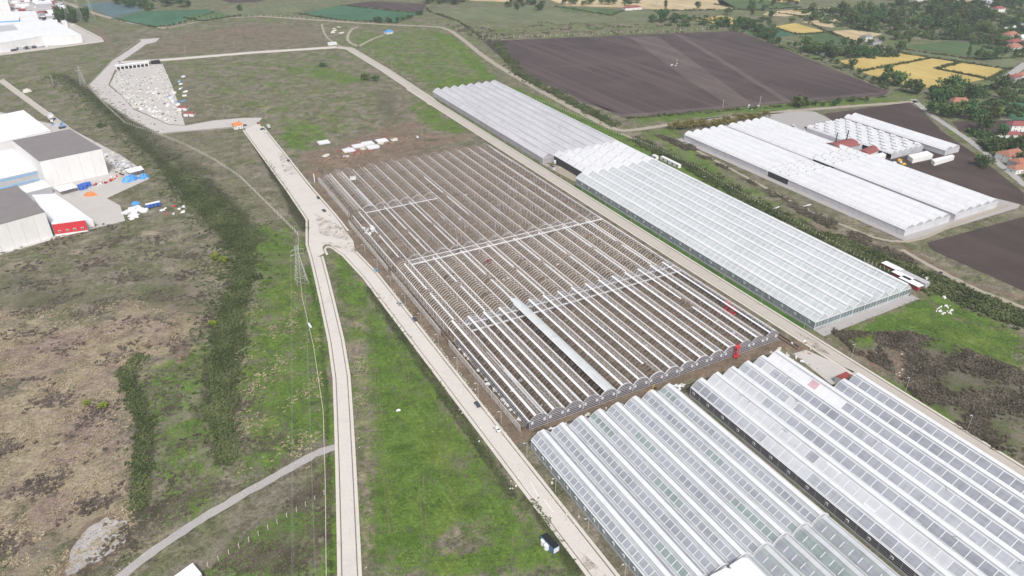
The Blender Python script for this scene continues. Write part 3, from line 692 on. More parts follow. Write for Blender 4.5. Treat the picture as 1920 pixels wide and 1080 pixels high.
# ------------------------------------------------------------------ finished greenhouses
PROF = [(0, 0), (.7, .85), (3.0, 2.55), (4.6, 3.15), (6.5, 3.05), (8.4, 1.75), (9.92, 0)]
PROF_WIDE = [(0, 0), (.35, .45), (3.55, 2.82), (4.6, 3.15), (6.5, 3.05), (8.4, 1.75), (9.92, 0)]
def slab(mb, p, q, y0, y1, th=.05, m=0):
    """thin plate running along Y between two points of the cross-section"""
    (x0, z0), (x1, z1) = p, q; L = math.hypot(x1 - x0, z1 - z0); nx, nz = -(z1 - z0) / L * th, (x1 - x0) / L * th
    b = len(mb.v)
    for y in (y0, y1): mb.v += [(x0, y, z0), (x1, y, z1), (x1 + nx, y, z1 + nz), (x0 + nx, y, z0 + nz)]
    for f in ((0, 1, 2, 3), (7, 6, 5, 4), (1, 0, 4, 5), (2, 1, 5, 6), (3, 2, 6, 7), (0, 3, 7, 4)): mb.face(tuple(b + i for i in f), m)
def nearest_first(pts, o=(0, 0)): return sorted(pts, key=lambda p: math.hypot(p[0] + o[0], p[1] + o[1]))
def multispan(nm, label, cat, group, X0, Y0, Y1, n, bw, eave, seg_mats, flap=True, pane=None, ribstep=0., wall='mat_wallglass', gable='mat_film_milk_low', fans=0., gable_front=True, gable_back=True, prof=None, crops=True, base='mat_film_pale', skip=(), rails=4, flap_mat='mat_film_bright', rows=((1, 2),), pane_mats=('mat_pane_grey', 'mat_pane_mid', 'mat_pane_green', 'mat_pane_mid'), pane_fn=None, left_wall=True, right_wall=True, broken=False):
    pane = pane and (Y1 - Y0) / round((Y1 - Y0) / pane)
    k = bw / 9.92; prof = prof or [(x * k, z) for x, z in PROF]; L = Y1 - Y0
    root = thing(nm, label, cat, (X0, Y0, 0), group=group)
    # roof film of one bay, shared by all
    mb = MB(); mats = []
    paneseg = {r[0] for r in rows} if pane else set()
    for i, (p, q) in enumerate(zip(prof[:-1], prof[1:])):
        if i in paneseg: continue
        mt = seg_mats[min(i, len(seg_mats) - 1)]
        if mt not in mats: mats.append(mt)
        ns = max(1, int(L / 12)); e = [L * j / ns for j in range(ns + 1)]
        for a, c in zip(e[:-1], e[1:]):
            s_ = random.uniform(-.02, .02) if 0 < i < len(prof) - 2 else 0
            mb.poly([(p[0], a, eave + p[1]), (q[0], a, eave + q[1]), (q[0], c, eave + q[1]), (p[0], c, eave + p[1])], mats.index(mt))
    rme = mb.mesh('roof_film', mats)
    # ridge ventilator
    fb = MB()
    if flap:
        a, b_, c = (4.35 * k, eave + 3.42), (6.15 * k, eave + 3.85), (6.4 * k, eave + 3.1)
        slab(fb, a, b_, 0, L, .08); slab(fb, b_, c, 0, L, .06)
        for yy in np.arange(1, L, 5.):
            fb.bar((a[0] + .1, yy, a[1] - .05), (4.5 * k, yy, eave + 3.12), .05)
        fme = fb.mesh('ridge_vent', flap_mat)
        sb = MB(); pa, pb = prof[1], prof[2]; slab(sb, (pb[0], eave + pb[1] + .03), (pb[0] + .16, eave + pb[1] + .1), 0, L, .06); slab(sb, (pa[0] - .1, eave + pa[1] - .06), (pa[0] + .06, eave + pa[1] + .1), 0, L, .05); slab(sb, (4.0 * k, eave + 2.99), (4.08 * k, eave + 3.02), 0, L, .05); sme = sb.mesh('purlin', 'mat_white_metal')
    gb = MB(); gb.box(-.28, .28, -.1, L + .1, eave - .12, eave + .12); gme_ = gb.mesh('rain_gutter', 'mat_white_metal')
    rb = MB()
    if ribstep:
        for y in np.arange(0, L + .01, ribstep):
            rb.tube([(x, y, eave + z + .05) for x, z in prof], .07, 3)
        rbm = rb.mesh('rib', 'mat_white_metal')
    for i in range(n):
        if i in skip: continue
        obj('roof_film', rme, root, (i * bw, 0, 0))
        if flap:
            obj('ridge_vent', fme, root, (i * bw, 0, 0)); obj('purlin', sme, root, (i * bw, 0, 0))
        if ribstep: props(obj('rib', rbm, root, (i * bw, 0, 0)), kind='stuff')
    for i in range(n + 1): obj('rain_gutter', gme_, root, (i * bw, 0, 0))
    # panes in the lower slope, one by one
    if pane:
        for (si, ) in [(r[0],) for r in rows]:
            p, q = prof[si], prof[si + 1]
            mes = []
            for mt in pane_mats:
                m_ = MB(); slab(m_, (p[0] - .0, eave + p[1]), (q[0], eave + q[1]), .12, pane - .12, .04); mes.append(m_.mesh('roof_pane', mt))
            bar = MB(); slab(bar, (p[0], eave + p[1] - .01), (q[0], eave + q[1] - .01), -.13, .13, .12); bme = bar.mesh('glazing_bar', 'mat_white_metal')
            spots = [(i * bw, j * pane, i) for i in range(n) if i not in skip for j in range(int(round(L / pane)))]
            spots.sort(key=lambda s: math.hypot(s[0] + X0, s[1] + Y0))
            lim = 300 // max(1, len(rows))
            tone = {i: random.uniform(0, 6.28) for i in range(n)}; nb_ = len(mes)
            restp = []
            for t, (x, y, i) in enumerate(spots):
                kx = (lambda v: 0 if v < .25 else (1 if v < .9 else min(2 + (v > 1.5), nb_ - 1)))(abs(math.sin(tone[i] + y * .021) + math.sin(i * 1.7 + y * .047) * .8 + random.uniform(-.12, .12)))
                kx = min(kx, nb_ - 1)
                if pane_fn: kx = pane_fn(i, x, y, kx)
                if t < lim: obj('roof_pane', mes[kx], root, (x, y, 0))
                else: restp.append((x, y, 0))
            if restp:
                src = mes[0]; V = np.array([v.co for v in src.vertices]); F = [np.array([list(p_.vertices) for p_ in src.polygons])]
                W, Fo = tile(V, F, restp); props(obj('roof_pane', npmesh('roof_pane', W, Fo, [pane_mats[0]]), root), kind='stuff')
            src = bme; V = np.array([v.co for v in src.vertices]); F = [np.array([list(p_.vertices) for p_ in src.polygons])]
            W, Fo = tile(V, F, [(s[0], s[1], 0) for s in spots]); props(obj('glazing_bar', npmesh('glazing_bar', W, Fo, ['mat_white_metal']), root), kind='stuff')
    # gables
    for on, y, s_ in ((gable_front, 0, -1), (gable_back, L, 1)):
        if not on: continue
        g = MB(); g.poly([(0, y, 0), (bw, y, 0), (bw, y, eave), (0, y, eave)], 0)
        g.poly([(x, y, eave + z) for x, z in prof], 1)
        gm = g.mesh('gable_wall', [wall, gable])
        f = MB(); f.tube([(x, y + s_ * .08, eave + z + .04) for x, z in prof], .11, 4); f.bar((0, y + s_ * .1, eave), (bw, y + s_ * .1, eave), .12, 4)
        f.bar((.02, y + s_ * .1, 0), (.02, y + s_ * .1, eave), .14, 4)
        for q in np.arange(bw / 4, bw - .1, bw / 4): f.bar((q, y + s_ * .1, 0), (q, y + s_ * .1, eave), .05, 4)
        fm = f.mesh('gable_frame', 'mat_white_metal')
        bb = MB(); bb.box(0, bw, min(y, y + s_ * .12), max(y, y + s_ * .12), 0, 1.7); bm = bb.mesh('skirt_panel', base)
        for i in range(n):
            if i in skip: continue
            obj('gable_wall', gm, root, (i * bw, 0, 0)); obj('gable_frame', fm, root, (i * bw, 0, 0)); obj('skirt_panel', bm, root, (i * bw, 0, 0))
    # long side walls
    for on, x, s_ in ((left_wall, 0, -1), (right_wall, n * bw, 1)):
        if not on: continue
        wb = MB(); wb.poly([(x, 0, 0), (x, L, 0), (x, L, eave), (x, 0, eave)] if s_ < 0 else [(x, L, 0), (x, 0, 0), (x, 0, eave), (x, L, eave)])
        wb.build('side_wall', [wall], root)
        sb = MB(); sb.box(min(x, x + s_ * .1), max(x, x + s_ * .1), 0, L, 0, .9); sb.build('skirt_panel', [base], root)
        rl = MB()
        for j in range(1, rails + 1): rl.bar((x + s_ * .06, 0, eave * j / (rails + 1)), (x + s_ * .06, L, eave * j / (rails + 1)), .045, 3)
        for yy in np.arange(0, L + .1, 5.): rl.bar((x + s_ * .06, yy, 0), (x + s_ * .06, yy, eave), .07, 3)
        props(rl.build('wall_rail', ['mat_galv'], root), kind='stuff')
        if fans and s_ < 0:
            fm_ = MB(); fm_.box(-.35, 0, -.55, .55, 0, 1.1, 0); fm_.cyl((-.36, 0, .55), .42, .04, 10, 1, axis='x'); fm_.box(-.4, -.2, -.6, .6, 1.08, 1.16, 0)
            fe = fm_.mesh('fan_box', ['mat_white_metal', 'mat_dark'])
            for yy in np.arange(4, L - 2, fans): obj('fan_box', fe, root, (x - .07, yy, eave * .5))
    if crops:
        cb = MB()
        for i in range(n):
            for j in range(5):
                x = i * bw + 1 + j * 2
                ys = np.arange(2, L - 2, 6.); 
                for a, c in zip(ys[:-1], ys[1:]):
                    h = random.uniform(.9, 1.6); cb.box(x - .35, x + .35, a, c - .25, 0, h)
        props(cb.build('crop_row', ['mat_leaf_tree'], root), kind='stuff')
    return root
BW = 9.92
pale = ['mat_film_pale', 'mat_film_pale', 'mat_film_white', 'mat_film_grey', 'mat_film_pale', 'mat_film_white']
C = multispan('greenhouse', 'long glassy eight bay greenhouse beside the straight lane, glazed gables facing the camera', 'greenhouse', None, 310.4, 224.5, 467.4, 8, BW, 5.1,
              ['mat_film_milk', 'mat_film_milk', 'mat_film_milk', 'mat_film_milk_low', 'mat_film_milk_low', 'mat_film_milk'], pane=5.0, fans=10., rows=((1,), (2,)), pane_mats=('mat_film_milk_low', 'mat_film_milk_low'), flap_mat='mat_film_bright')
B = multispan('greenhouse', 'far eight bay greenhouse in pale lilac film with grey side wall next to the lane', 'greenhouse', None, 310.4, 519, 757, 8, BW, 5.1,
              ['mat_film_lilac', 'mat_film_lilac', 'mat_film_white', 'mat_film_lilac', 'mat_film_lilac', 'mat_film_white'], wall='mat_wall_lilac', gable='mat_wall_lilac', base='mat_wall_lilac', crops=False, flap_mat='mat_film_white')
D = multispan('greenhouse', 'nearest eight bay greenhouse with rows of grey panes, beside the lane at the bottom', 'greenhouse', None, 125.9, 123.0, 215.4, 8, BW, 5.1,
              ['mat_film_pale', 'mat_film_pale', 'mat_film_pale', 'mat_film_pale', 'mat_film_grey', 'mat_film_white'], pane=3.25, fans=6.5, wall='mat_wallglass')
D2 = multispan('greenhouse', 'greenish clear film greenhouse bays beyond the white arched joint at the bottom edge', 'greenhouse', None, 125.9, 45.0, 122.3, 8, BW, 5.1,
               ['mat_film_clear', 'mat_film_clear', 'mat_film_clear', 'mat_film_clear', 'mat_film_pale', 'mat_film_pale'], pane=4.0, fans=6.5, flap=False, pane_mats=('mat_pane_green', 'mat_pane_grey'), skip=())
jb = MB()
k_ = 1.
for i in range(8): jb.tube([(i * BW + x, 0, 5.1 + z + (.75 if 0 < x < 9.9 else .1)) for x, z in PROF], .22, 4)
o = jb.build('joint_arch', ['mat_white_metal'], D, loc=(0, -.3, 0))
for i in range(8):
    r = MB(); slab(r, (4.2, 8.3), (5.9, 8.75), 0, 77, .08); 
    if i == 0: rm = r.mesh('ridge_vent', 'mat_film_white')
    obj('ridge_vent', rm, D2, (i * BW, 0, 0))
E_ = multispan('greenhouse', 'bright white roofed greenhouse with black side wall, six bays wide, at lower right', 'greenhouse', None, 212.0, 45, 211.5, 6, BW, 5.1,
               ['mat_film_white', 'mat_film_white', 'mat_film_white', 'mat_film_white', 'mat_film_pale', 'mat_film_bright'], prof=PROF_WIDE, pane=5.0, fans=10., wall='mat_wall_black', pane_mats=('mat_pane_grey', 'mat_pane_mid', 'mat_pane_light', 'mat_film_white', 'mat_film_bright', 'mat_pane_pink'),
               pane_fn=lambda i, x, y, k: (5 if (i == 5 and 135 < y < 139) else 4) if (i == 5 and y > 118) else (3 if i == 1 and random.random() < .85 else k))
E2 = multispan('greenhouse', 'two shorter bays joined to the right side of the bright white greenhouse', 'greenhouse', None, 271.62, 45, 178.5, 2, BW, 5.1,
               ['mat_film_white', 'mat_film_white', 'mat_film_white', 'mat_film_white', 'mat_film_pale', 'mat_film_bright'], prof=PROF_WIDE, pane=5.0, pane_mats=('mat_pane_grey', 'mat_pane_mid', 'mat_pane_grey', 'mat_pane_mid'), left_wall=False)
# torn and patched film on the bright greenhouse, one patch at a time
for _ in range(26):
    i = random.randrange(6); y = random.uniform(3, 150); u = random.choice(((3.0, 4.2), (6.7, 8.1), (.1, .9))); L_ = random.uniform(2, 9)
    def zp(x):
        for (x0, z0), (x1, z1) in zip(PROF[:-1], PROF[1:]):
            if x0 <= x <= x1: return z0 + (z1 - z0) * (x - x0) / (x1 - x0)
    m_ = MB(); slab(m_, (u[0], 5.1 + zp(u[0]) + .06), (u[1], 5.1 + zp(u[1]) + .06), 0, L_, .03)
    m_.build('film_patch', [random.choice(['mat_film_grey', 'mat_pane_mid', 'mat_film_bright', 'mat_film_pale'])], random.choice([E_, E_, D]) if y < 80 else E_, loc=(i * BW, y, 0))
for _ in range(9):
    i = random.randrange(1, 5); y = random.uniform(20, 150); m_ = MB(); m_.tube([(3.1, y, 7.95), (3.6, y + random.uniform(-1, 1), 8.1), (4.2, y + random.uniform(-2, 2), 8.3)], .09, 3)
    m_.build('film_tear', ['mat_dark'], E_, loc=(i * BW, 0, 0))
# white sheds of the packing hall between the two lane greenhouses
ph = thing('packing_hall', 'bright white ridged packing hall joining the two lane greenhouses, dark open front', 'packing hall', (320.3, 467.6, 0))
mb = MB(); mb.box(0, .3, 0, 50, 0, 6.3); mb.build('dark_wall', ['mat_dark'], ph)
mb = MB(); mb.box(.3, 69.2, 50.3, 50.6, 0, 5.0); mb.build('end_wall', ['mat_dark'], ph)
rm = MB()
pf = [(0, 6.1), (4.2, 8.9), (5.8, 8.95), (9.9, 6.1)]
for (a, b_) in zip(pf[:-1], pf[1:]): slab(rm, a, b_, 0, 51.2, .12)
rme = rm.mesh('roof_panel', 'mat_film_bright')
vm = MB(); slab(vm, (.6, .35), (3.6, 2.35), 0, .9, .12); vme = vm.mesh('roof_louvre', 'mat_wall_grey')
gm = MB(); gm.poly([(x, 0, z) for x, z in pf][::-1]); gm.poly([(x, 51.2, z) for x, z in pf]); gme2 = gm.mesh('gable_wall', 'mat_roof_white')
for i in range(7):
    obj('roof_panel', rme, ph, (i * BW, 0, 0)); obj('gable_wall', gme2, ph, (i * BW, 0, 0))
    for j in range(4): obj('roof_louvre', vme, ph, (i * BW, 7 + j * 12 + (i % 2) * 5, 6.2))
# barrel vaulted white plastic houses on the right
def arcprof(w_, h, n=8): 
    R = (w_ * w_ / 4 + h * h) / (2 * h); out = []
    a0 = math.asin(w_ / 2 / R)
    for i in range(n + 1): a = -a0 + 2 * a0 * i / n; out.append((w_ / 2 + R * math.sin(a), R * math.cos(a) - (R - h)))
    return out
def barrels(label, X0, Y0, Y1, n, bw, eave, mat, group='white plastic greenhouses beyond the hedge', rise=2.9, **kw):
    kw.setdefault('wall', 'mat_wall_pale'); kw.setdefault('gable', 'mat_wall_grey'); kw.setdefault('base', 'mat_wall_pale')
    return multispan('greenhouse', label, 'greenhouse', group, X0, Y0, Y1, n, bw, eave, [mat], flap=False, prof=arcprof(bw, rise), crops=False, rails=2, **kw)
FW = 9.7
barrels('near half of the left white plastic greenhouse, five vaulted bays with grey gables', 457.6, 279.6, 385, 5, FW, 4.6, 'mat_film_bright')
barrels('far half of the left white plastic greenhouse, beyond the dark side opening', 457.6, 407.4, 512, 5, FW, 4.6, 'mat_film_bright')
barrels('near half of the right white plastic greenhouse beside the brown ploughed triangle', 512.5, 279.6, 388, 5, FW + .2, 4.6, 'mat_film_bright')
barrels('far half of the right white plastic greenhouse next to the gravel yard', 510.6, 410.2, 512, 5, FW + .2, 4.6, 'mat_film_bright')
barrels('pair of long white tunnel houses at the far right edge of the nursery yard', 630.5, 369.8, 478.5, 2, 9.7, 4.4, 'mat_film_bright', None)
for X0, W_, Y0, Y1, lb in ((457.8, 48.3, 385.2, 407.2, 'cross corridor roof between the halves of the left white greenhouse'), (512.2, 49.0, 388.2, 410.0, 'cross corridor roof between the halves of the right white greenhouse')):
    t = thing('corridor_shed', lb, 'shed', (X0, Y0, 0)); m1 = MB(); L_ = Y1 - Y0
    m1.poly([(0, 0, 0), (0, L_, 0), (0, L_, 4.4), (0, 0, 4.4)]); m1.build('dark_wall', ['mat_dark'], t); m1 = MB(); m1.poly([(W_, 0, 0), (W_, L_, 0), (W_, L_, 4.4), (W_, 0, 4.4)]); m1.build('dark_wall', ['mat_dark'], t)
    for i in range(5):
        r = MB(); w5 = W_ / 5
        for p, q in zip(arcprof(w5, 2.4, 6)[:-1], arcprof(w5, 2.4, 6)[1:]): slab(r, (i * w5 + p[0], 4.5 + p[1]), (i * w5 + q[0], 4.5 + q[1]), 0, L_, .08)
        r.build('roof_panel', ['mat_film_bright'], t)
        v = MB()
        for j in range(4): v.box(i * w5 + 2 + 1.2 * (j % 2), i * w5 + 2.9 + 1.2 * (j % 2), 2 + j * 4.5, 3 + j * 4.5, 6.6, 7.3)
        v.build('roof_louvre', ['mat_galv'], t)
# nursery house with staggered flap vents
vh = thing('greenhouse', 'white nursery greenhouse with staggered flap vents open across its roof', 'greenhouse', (574, 386, 0))
pr = arcprof(7.0, 2.6, 6)
for i in range(7):
    L_ = 88 - (i == 0) * 30; y0 = 0 if i else 30
    r = MB()
    for p, q in zip(pr[:-1], pr[1:]): slab(r, (p[0], 4.2 + p[1]), (q[0], 4.2 + q[1]), y0, 88, .07)
    r.build('roof_film', ['mat_film_bright'], vh, loc=(i * 7.0, 0, 0))
    gmb = MB(); gmb.poly([(0, y0, 0), (7, y0, 0)] + [(x, y0, 4.2 + z) for x, z in pr][::-1]); gmb.poly([(0, 88, 0), (7, 88, 0)] + [(x, 88, 4.2 + z) for x, z in pr][::-1])
    gmb.build('gable_wall', ['mat_film_white'], vh, loc=(i * 7.0, 0, 0))
    for j in range(7):
        if y0 and j < 3: continue
        fl = MB(); slab(fl, (1.2, 6.7), (3.6, 7.6), 0, 5.6, .07); fl.box(1.3, 3.4, 5.62, 5.7, 6.2, 7.4, 1)
        fl.build('flap_vent', ['mat_film_bright', 'mat_dark'], vh, loc=(i * 7.0, 2 + j * 12.4 + (i % 2) * 6 - 1, 0))
mb = MB(); mb.poly([(0, 30, 0), (0, 88, 0), (0, 88, 4.2), (0, 30, 4.2)]); mb.build('side_wall', ['mat_film_white'], vh); mb = MB(); mb.poly([(49, 0, 0), (49, 88, 0), (49, 88, 4.2), (49, 0, 4.2)]); mb.build('side_wall', ['mat_film_white'], vh)

# ------------------------------------------------------------------ the greenhouse under construction
AX, AY, AW, AN, AE, AR = 131.4, 226.9, 9.6, 16, 4.6, 2.8
A = thing('greenhouse', 'huge bare steel greenhouse frame under construction on brown earth, sixteen bays wide', 'greenhouse', (AX, AY, 0))
ap = arcprof(AW, AR, 10)
def az(u):
    R = (AW * AW / 4 + AR * AR) / (2 * AR); x = u * AW - AW / 2; return math.sqrt(R * R - x * x) - (R - AR)
LS3, LA0, LA1, LS2, LB0, LB1, LEND = 86.0, 80.0, 89.5, 89.5, 166.5, 172.5, 345.0    # section lengths along Y (from the front)
LC = 256.0
# one arch, shared
mb = MB(); mb.tube([(x, 0, AE + z) for x, z in ap], .095, 3); arch = mb.mesh('arch', 'mat_frame')
mb = MB(); mb.tube([(x, 0, AE + z) for x, z in ap], .06, 3); arch_thin = mb.mesh('arch', 'mat_frame_dull')
mb = MB(); mb.tube([(x, 0, AE + z) for x, z in ap], .06, 3); arch_far = mb.mesh('arch', 'mat_galv')
step = 2.4; aspots = []
for j in range(int(LEND / step) + 1):
    y = j * step
    for i in range(AN):
        if y > 335 and i < 1: continue
        if random.random() < .03 and y > 90: continue
        aspots.append((i * AW, y, 0))
aspots.sort(key=lambda s: math.hypot(s[0] + AX, s[1] + AY))
for s in aspots[:300]: obj('arch', arch_thin if s[1] < 82 else arch, A, s)
V = np.array([v.co for v in arch.vertices]); F = [np.array([list(p.vertices) for p in arch.polygons])]
thin = [s for s in aspots[300:] if s[1] < 82]; V2 = np.array([v.co for v in arch_thin.vertices])
W, Fo = tile(V2, F, thin); o = obj('arch', npmesh('arch', W, Fo, ['mat_frame_dull']), A); o['kind'] = 'stuff'
V3 = np.array([v.co for v in arch_far.vertices]); W, Fo = tile(V3, F, [s for s in aspots[300:] if s[1] >= 170]); props(obj('arch', npmesh('arch', W, Fo, ['mat_galv']), A), kind='stuff')
W, Fo = tile(V, F, [s for s in aspots[300:] if 82 <= s[1] < 170]); props(obj('arch', npmesh('arch', W, Fo, ['mat_frame']), A), kind='stuff')
# lattice girder (bottom chord and web) every second arch
mb = MB(); mb.bar((0, 0, AE), (AW, 0, AE), .06, 3)
for q in (.25, .5, .75): mb.bar((q * AW, 0, AE), (q * AW, 0, AE + az(q)), .035, 3)
for q in ((.25, .5), (.75, .5)): mb.bar((q[0] * AW, 0, AE), (q[1] * AW, 0, AE + AR), .035, 3)
V = np.array(mb.v); F = [np.array(mb.q)]
W, Fo = tile(V, F, [(i * AW, j * 7.2, 0) for i in range(AN) for j in range(int(LEND / 7.2) + 1) for _y in [0]]); W = W; props(obj('girder', npmesh('girder', W, Fo, ['mat_frame_dull']), A), kind='stuff')
# columns
mb = MB(); mb.bar((0, 0, 0), (0, 0, AE), .1, 4)
V = np.array(mb.v); F = [np.array(mb.q)]
W, Fo = tile(V, F, [(i * AW, j * 4.8, 0) for i in range(AN + 1) for j in range(int(LEND / 4.8) + 1)]); props(obj('column', npmesh('column', W, Fo, ['mat_galv']), A), kind='stuff')
# gutters, one per line and section
for (a, b_, wd) in ((0, LA1, .34), (LA1 + .1, LB1, .24), (LB1 + .1, LC, .26), (LC + .1, LEND, .24)):
    g = MB(); g.box(-wd, wd, a, b_, AE - .1, AE + .12); gm = g.mesh('rain_gutter', 'mat_white_metal')
    for i in range(AN + 1):
        if i == 0 and a > LC: continue
        obj('rain_gutter', gm, A, (i * AW, 0, 0))
# thin purlins along the arches
p_ = MB()
for i in range(AN):
    for u in (.5,):
        p_.bar((i * AW + u * AW, 0, AE + az(u) + .05), (i * AW + u * AW, LEND, AE + az(u) + .05), .045, 3)
for u in (.3, .45, .6, .75, .9):                                  # close rows over the far left bays
    for i in (0, 1): p_.bar((i * AW + u * AW, LC + 4, AE + az(u) + .1), (i * AW + u * AW, LEND - 8, AE + az(u) + .1), .09, 3)
props(p_.build('purlin', ['mat_frame'], A), kind='stuff')
# white roof-vent rails: near section has two on every bay and a lattice between
def strip(u, wdt, y0, y1, lift=.12, mat='mat_white_metal', nm='vent_rail', i=0):
    m_ = MB(); x0, x1 = u * AW - wdt / 2, u * AW + wdt / 2
    slab(m_, (x0, AE + az(x0 / AW) + lift), (x1, AE + az(x1 / AW) + lift), y0, y1, .1); return m_.build(nm, [mat], A, loc=(i * AW, 0, 0))
lat = MB()
for u in (.44, .52, .60, .68): lat.bar((u * AW, 0, AE + az(u) + .3), (u * AW, LS3, AE + az(u) + .3), .04, 3)
for y in np.arange(0, LS3, 1.2): lat.tube([(u * AW, y, AE + az(u) + .28) for u in (.36, .5, .62, .76)], .04, 3)
for y in np.arange(0, LS3, 2.4): lat.bar((.36 * AW, y, AE + az(.36)), (.5 * AW, y + 1.2, AE + az(.5) + .6), .035, 3)
latm = lat.mesh('vent_lattice', 'mat_frame_dull')
for i in range(AN):
    y1 = LA1 + 1.5
    if i == 15: strip(.3, .9, 0, y1, i=i)
    elif i == 7: strip(.32, .9, 9, y1, i=i)
    elif i == 13: strip(.32, .9, 0, 40, i=i); strip(.32, .9, 50, y1, i=i)
    else: strip(.32, 1.15, 0, y1, i=i)
    if i not in (0,): strip(.80, .6, 0, y1, .1, i=i)
    else: strip(.74, .45, 0, 38, .1, i=i); strip(.66, .35, 0, 55, .1, i=i); strip(.8, .8, 26, 42, .3, i=i)
    if i in (2, 15, 14): strip(.72, .3, 0, y1, .3, i=i)
    obj('vent_lattice', latm, A, (i * AW, 0, 0))['kind'] = 'stuff'
for i in range(0, AN, 2):                                           # middle section, every other bay, broken at mid length
    for a, c in ((LA1 + 2, LA1 + 34 + random.uniform(-2, 2)), (LA1 + 39, LB0 - 2)):
        strip(.42, .75, a, c, i=i)
        dm = MB()
        for y in np.arange(a, c, 1.2): dm.bar((.30 * AW, y, AE + az(.3)), (.42 * AW, y, AE + az(.42) + .1), .045, 3)
        props(dm.build('vent_lattice', ['mat_frame'], A, loc=(i * AW, 0, 0)), kind='stuff')
for i, rg in ((0, ((LB1 + 2, LB1 + 38), (LB1 + 42, LC - 2))), (2, ((LB1 + 2, LB1 + 34), (LB1 + 38, LC - 2))), (4, ((LB1 + 2, LB1 + 36), (LB1 + 40, LC - 2))), (7, ((LB1 + 40, LB1 + 78), (LB1 + 86, LB1 + 122)))):
    for a, c in rg: strip(.42, .6, a, c, i=i)
for i, a, c in ((14, LB1 + 10, LB1 + 60), (14, LB1 + 66, LB1 + 120), (15, LB1 + 120, LEND - 20), (12, LB1 + 60, LB1 + 70), (9, LB1 + 30, LB1 + 44), (5, LB1 + 42, LB1 + 49)): strip(.5, .45, a, c, i=i)
strip(.72, 1.6, LC + 6, LC + 40, .25, 'mat_galv', 'stacked_rails', 1)
# glazed strip
m_ = MB()
for u0, u1 in ((.30, .42), (.42, .54), (.54, .66), (.66, .78), (.78, .9)): slab(m_, (u0 * AW, AE + az(u0) + .25), (u1 * AW, AE + az(u1) + .25), 0, LA1 + 6, .05)
m_.build('roof_film', ['mat_film_milk'], A, loc=(4 * AW, 0, 0))
# cross beams at the aisles
def cross(y, i0, i1, r, z=AE + .15):
    m_ = MB(); m_.box(i0 * AW - .2, i1 * AW + .2, y - r, y + r, z - .1, z + .22); m_.build('cross_beam', ['mat_white_metal'], A)
cross(LA0, 1, 16, .42); cross(LA0 + 7, 1, 16, .3); cross(LB0, 1, 16, .5); cross(LB0 + 5.6, 1, 14, .25); cross(LC, 1, 6.8, .38); 
cross(LB0 + 86, 9, 9.2, .2)
tr = MB()
for y, i0 in ((LA0 + 3.5, 1), (LB0 + 3, 1), (LC + 3, 1)):
    for i in range(i0, 16 if y < 200 else 7):
        for q in range(6):
            x0 = (i + q / 6) * AW; x1 = x0 + AW / 6
            tr.bar((x0, y - 2.5, AE), (x1, y + 2.5, AE + .8), .05, 3); tr.bar((x0, y + 2.5, AE + .8), (x1, y - 2.5, AE), .05, 3)
        for r_ in range(3): tr.tube([(i * AW + x, y + 3 + r_ * .8, AE + z) for x, z in ap], .09, 3)
props(tr.build('aisle_truss', ['mat_galv'], A), kind='stuff')
# sparse short posts and braces standing proud around the aisles in the far part
br = MB()
for _ in range(70):
    i = random.randrange(5, 16); y = LB1 + random.uniform(0, 60) + (i - 5) * 4; x = i * AW + random.uniform(0, 9)
    br.bar((x, y, 0), (x, y, AE + 3), .06, 3)
    if random.random() < .5: br.bar((x, y, AE + 2), (x + 2.4, y, AE), .05, 3); br.bar((x, y, AE + 2), (x - 2.4, y, AE), .05, 3)
props(br.build('brace', ['mat_galv'], A), kind='stuff')
# transverse gables inside at the aisles and the near front row
def gable(y, i, mat='mat_net_purple', full=False):
    g = MB(); z0 = 0 if full else AE - 1.1
    g.poly([(0, y, z0), (AW, y, z0)] + [(x, y, AE + z) for x, z in ap][::-1]); g.build('gable_wall', [mat], A, loc=(i * AW, 0, 0))
    f = MB(); yy = y - .12
    f.tube([(x, yy, AE + z) for x, z in ap], .13, 4)
    hs_ = [.25, 1.35, 2.4, 3.5, 4.5] if full else [AE - .9, AE - .2]
    for h in hs_: f.box(0, AW, yy - .05, yy + .05, h - .09, h + .09)
    for h in (.9, 1.8):
        xs = [x for x, z in ap if z > h]; 
        if len(xs) > 1: 
            R = (AW * AW / 4 + AR * AR) / (2 * AR); hw = math.sqrt(max(0, R * R - (h + R - AR) ** 2)); f.box(AW / 2 - hw, AW / 2 + hw, yy - .05, yy + .05, AE + h - .08, AE + h + .08)
    return f.mesh('gable_frame', 'mat_galv')
gf = None
for i in range(AN):
    m_ = gable(0, i, full=True); gf = gf or m_; obj('gable_frame', gf, A, (i * AW, 0, 0))
gg = None
for i in range(1, AN):
    m_ = gable(LA1, i); gg = gg or m_; obj('gable_frame', gg, A, (i * AW, 0, 0))
wm = MB(); wm.box(-.6, .6, -.4, -.2, 0, 1.25); wme = wm.mesh('wall_vent', 'mat_white_metal')
for i in range(AN):
    for u in (.14, .82):
        if (i, u) in ((12, .82), (13, .14)): continue
        obj('wall_vent', wme, A, (i * AW + u * AW, 0, 2.9))
ca_ = MB()
for i in (4, 5, 6, 7, 8, 9, 10, 11, 12): 
    c_ = MB(); c_.tube([(x, -.3, AE + z + .05) for x, z in ap], .17, 4)
    if i == 4: cap = c_.mesh('arch_trim', 'mat_white_metal')
    obj('arch_trim', cap, A, (i * AW, 0, 0))
dp = MB()
for i in (3, 5, 6, 7, 9): dp.bar((i * AW, -.45, 1.5), (i * AW, -.45, AE), .16, 4)
dp.build('downpipe', ['mat_white_metal'], A)
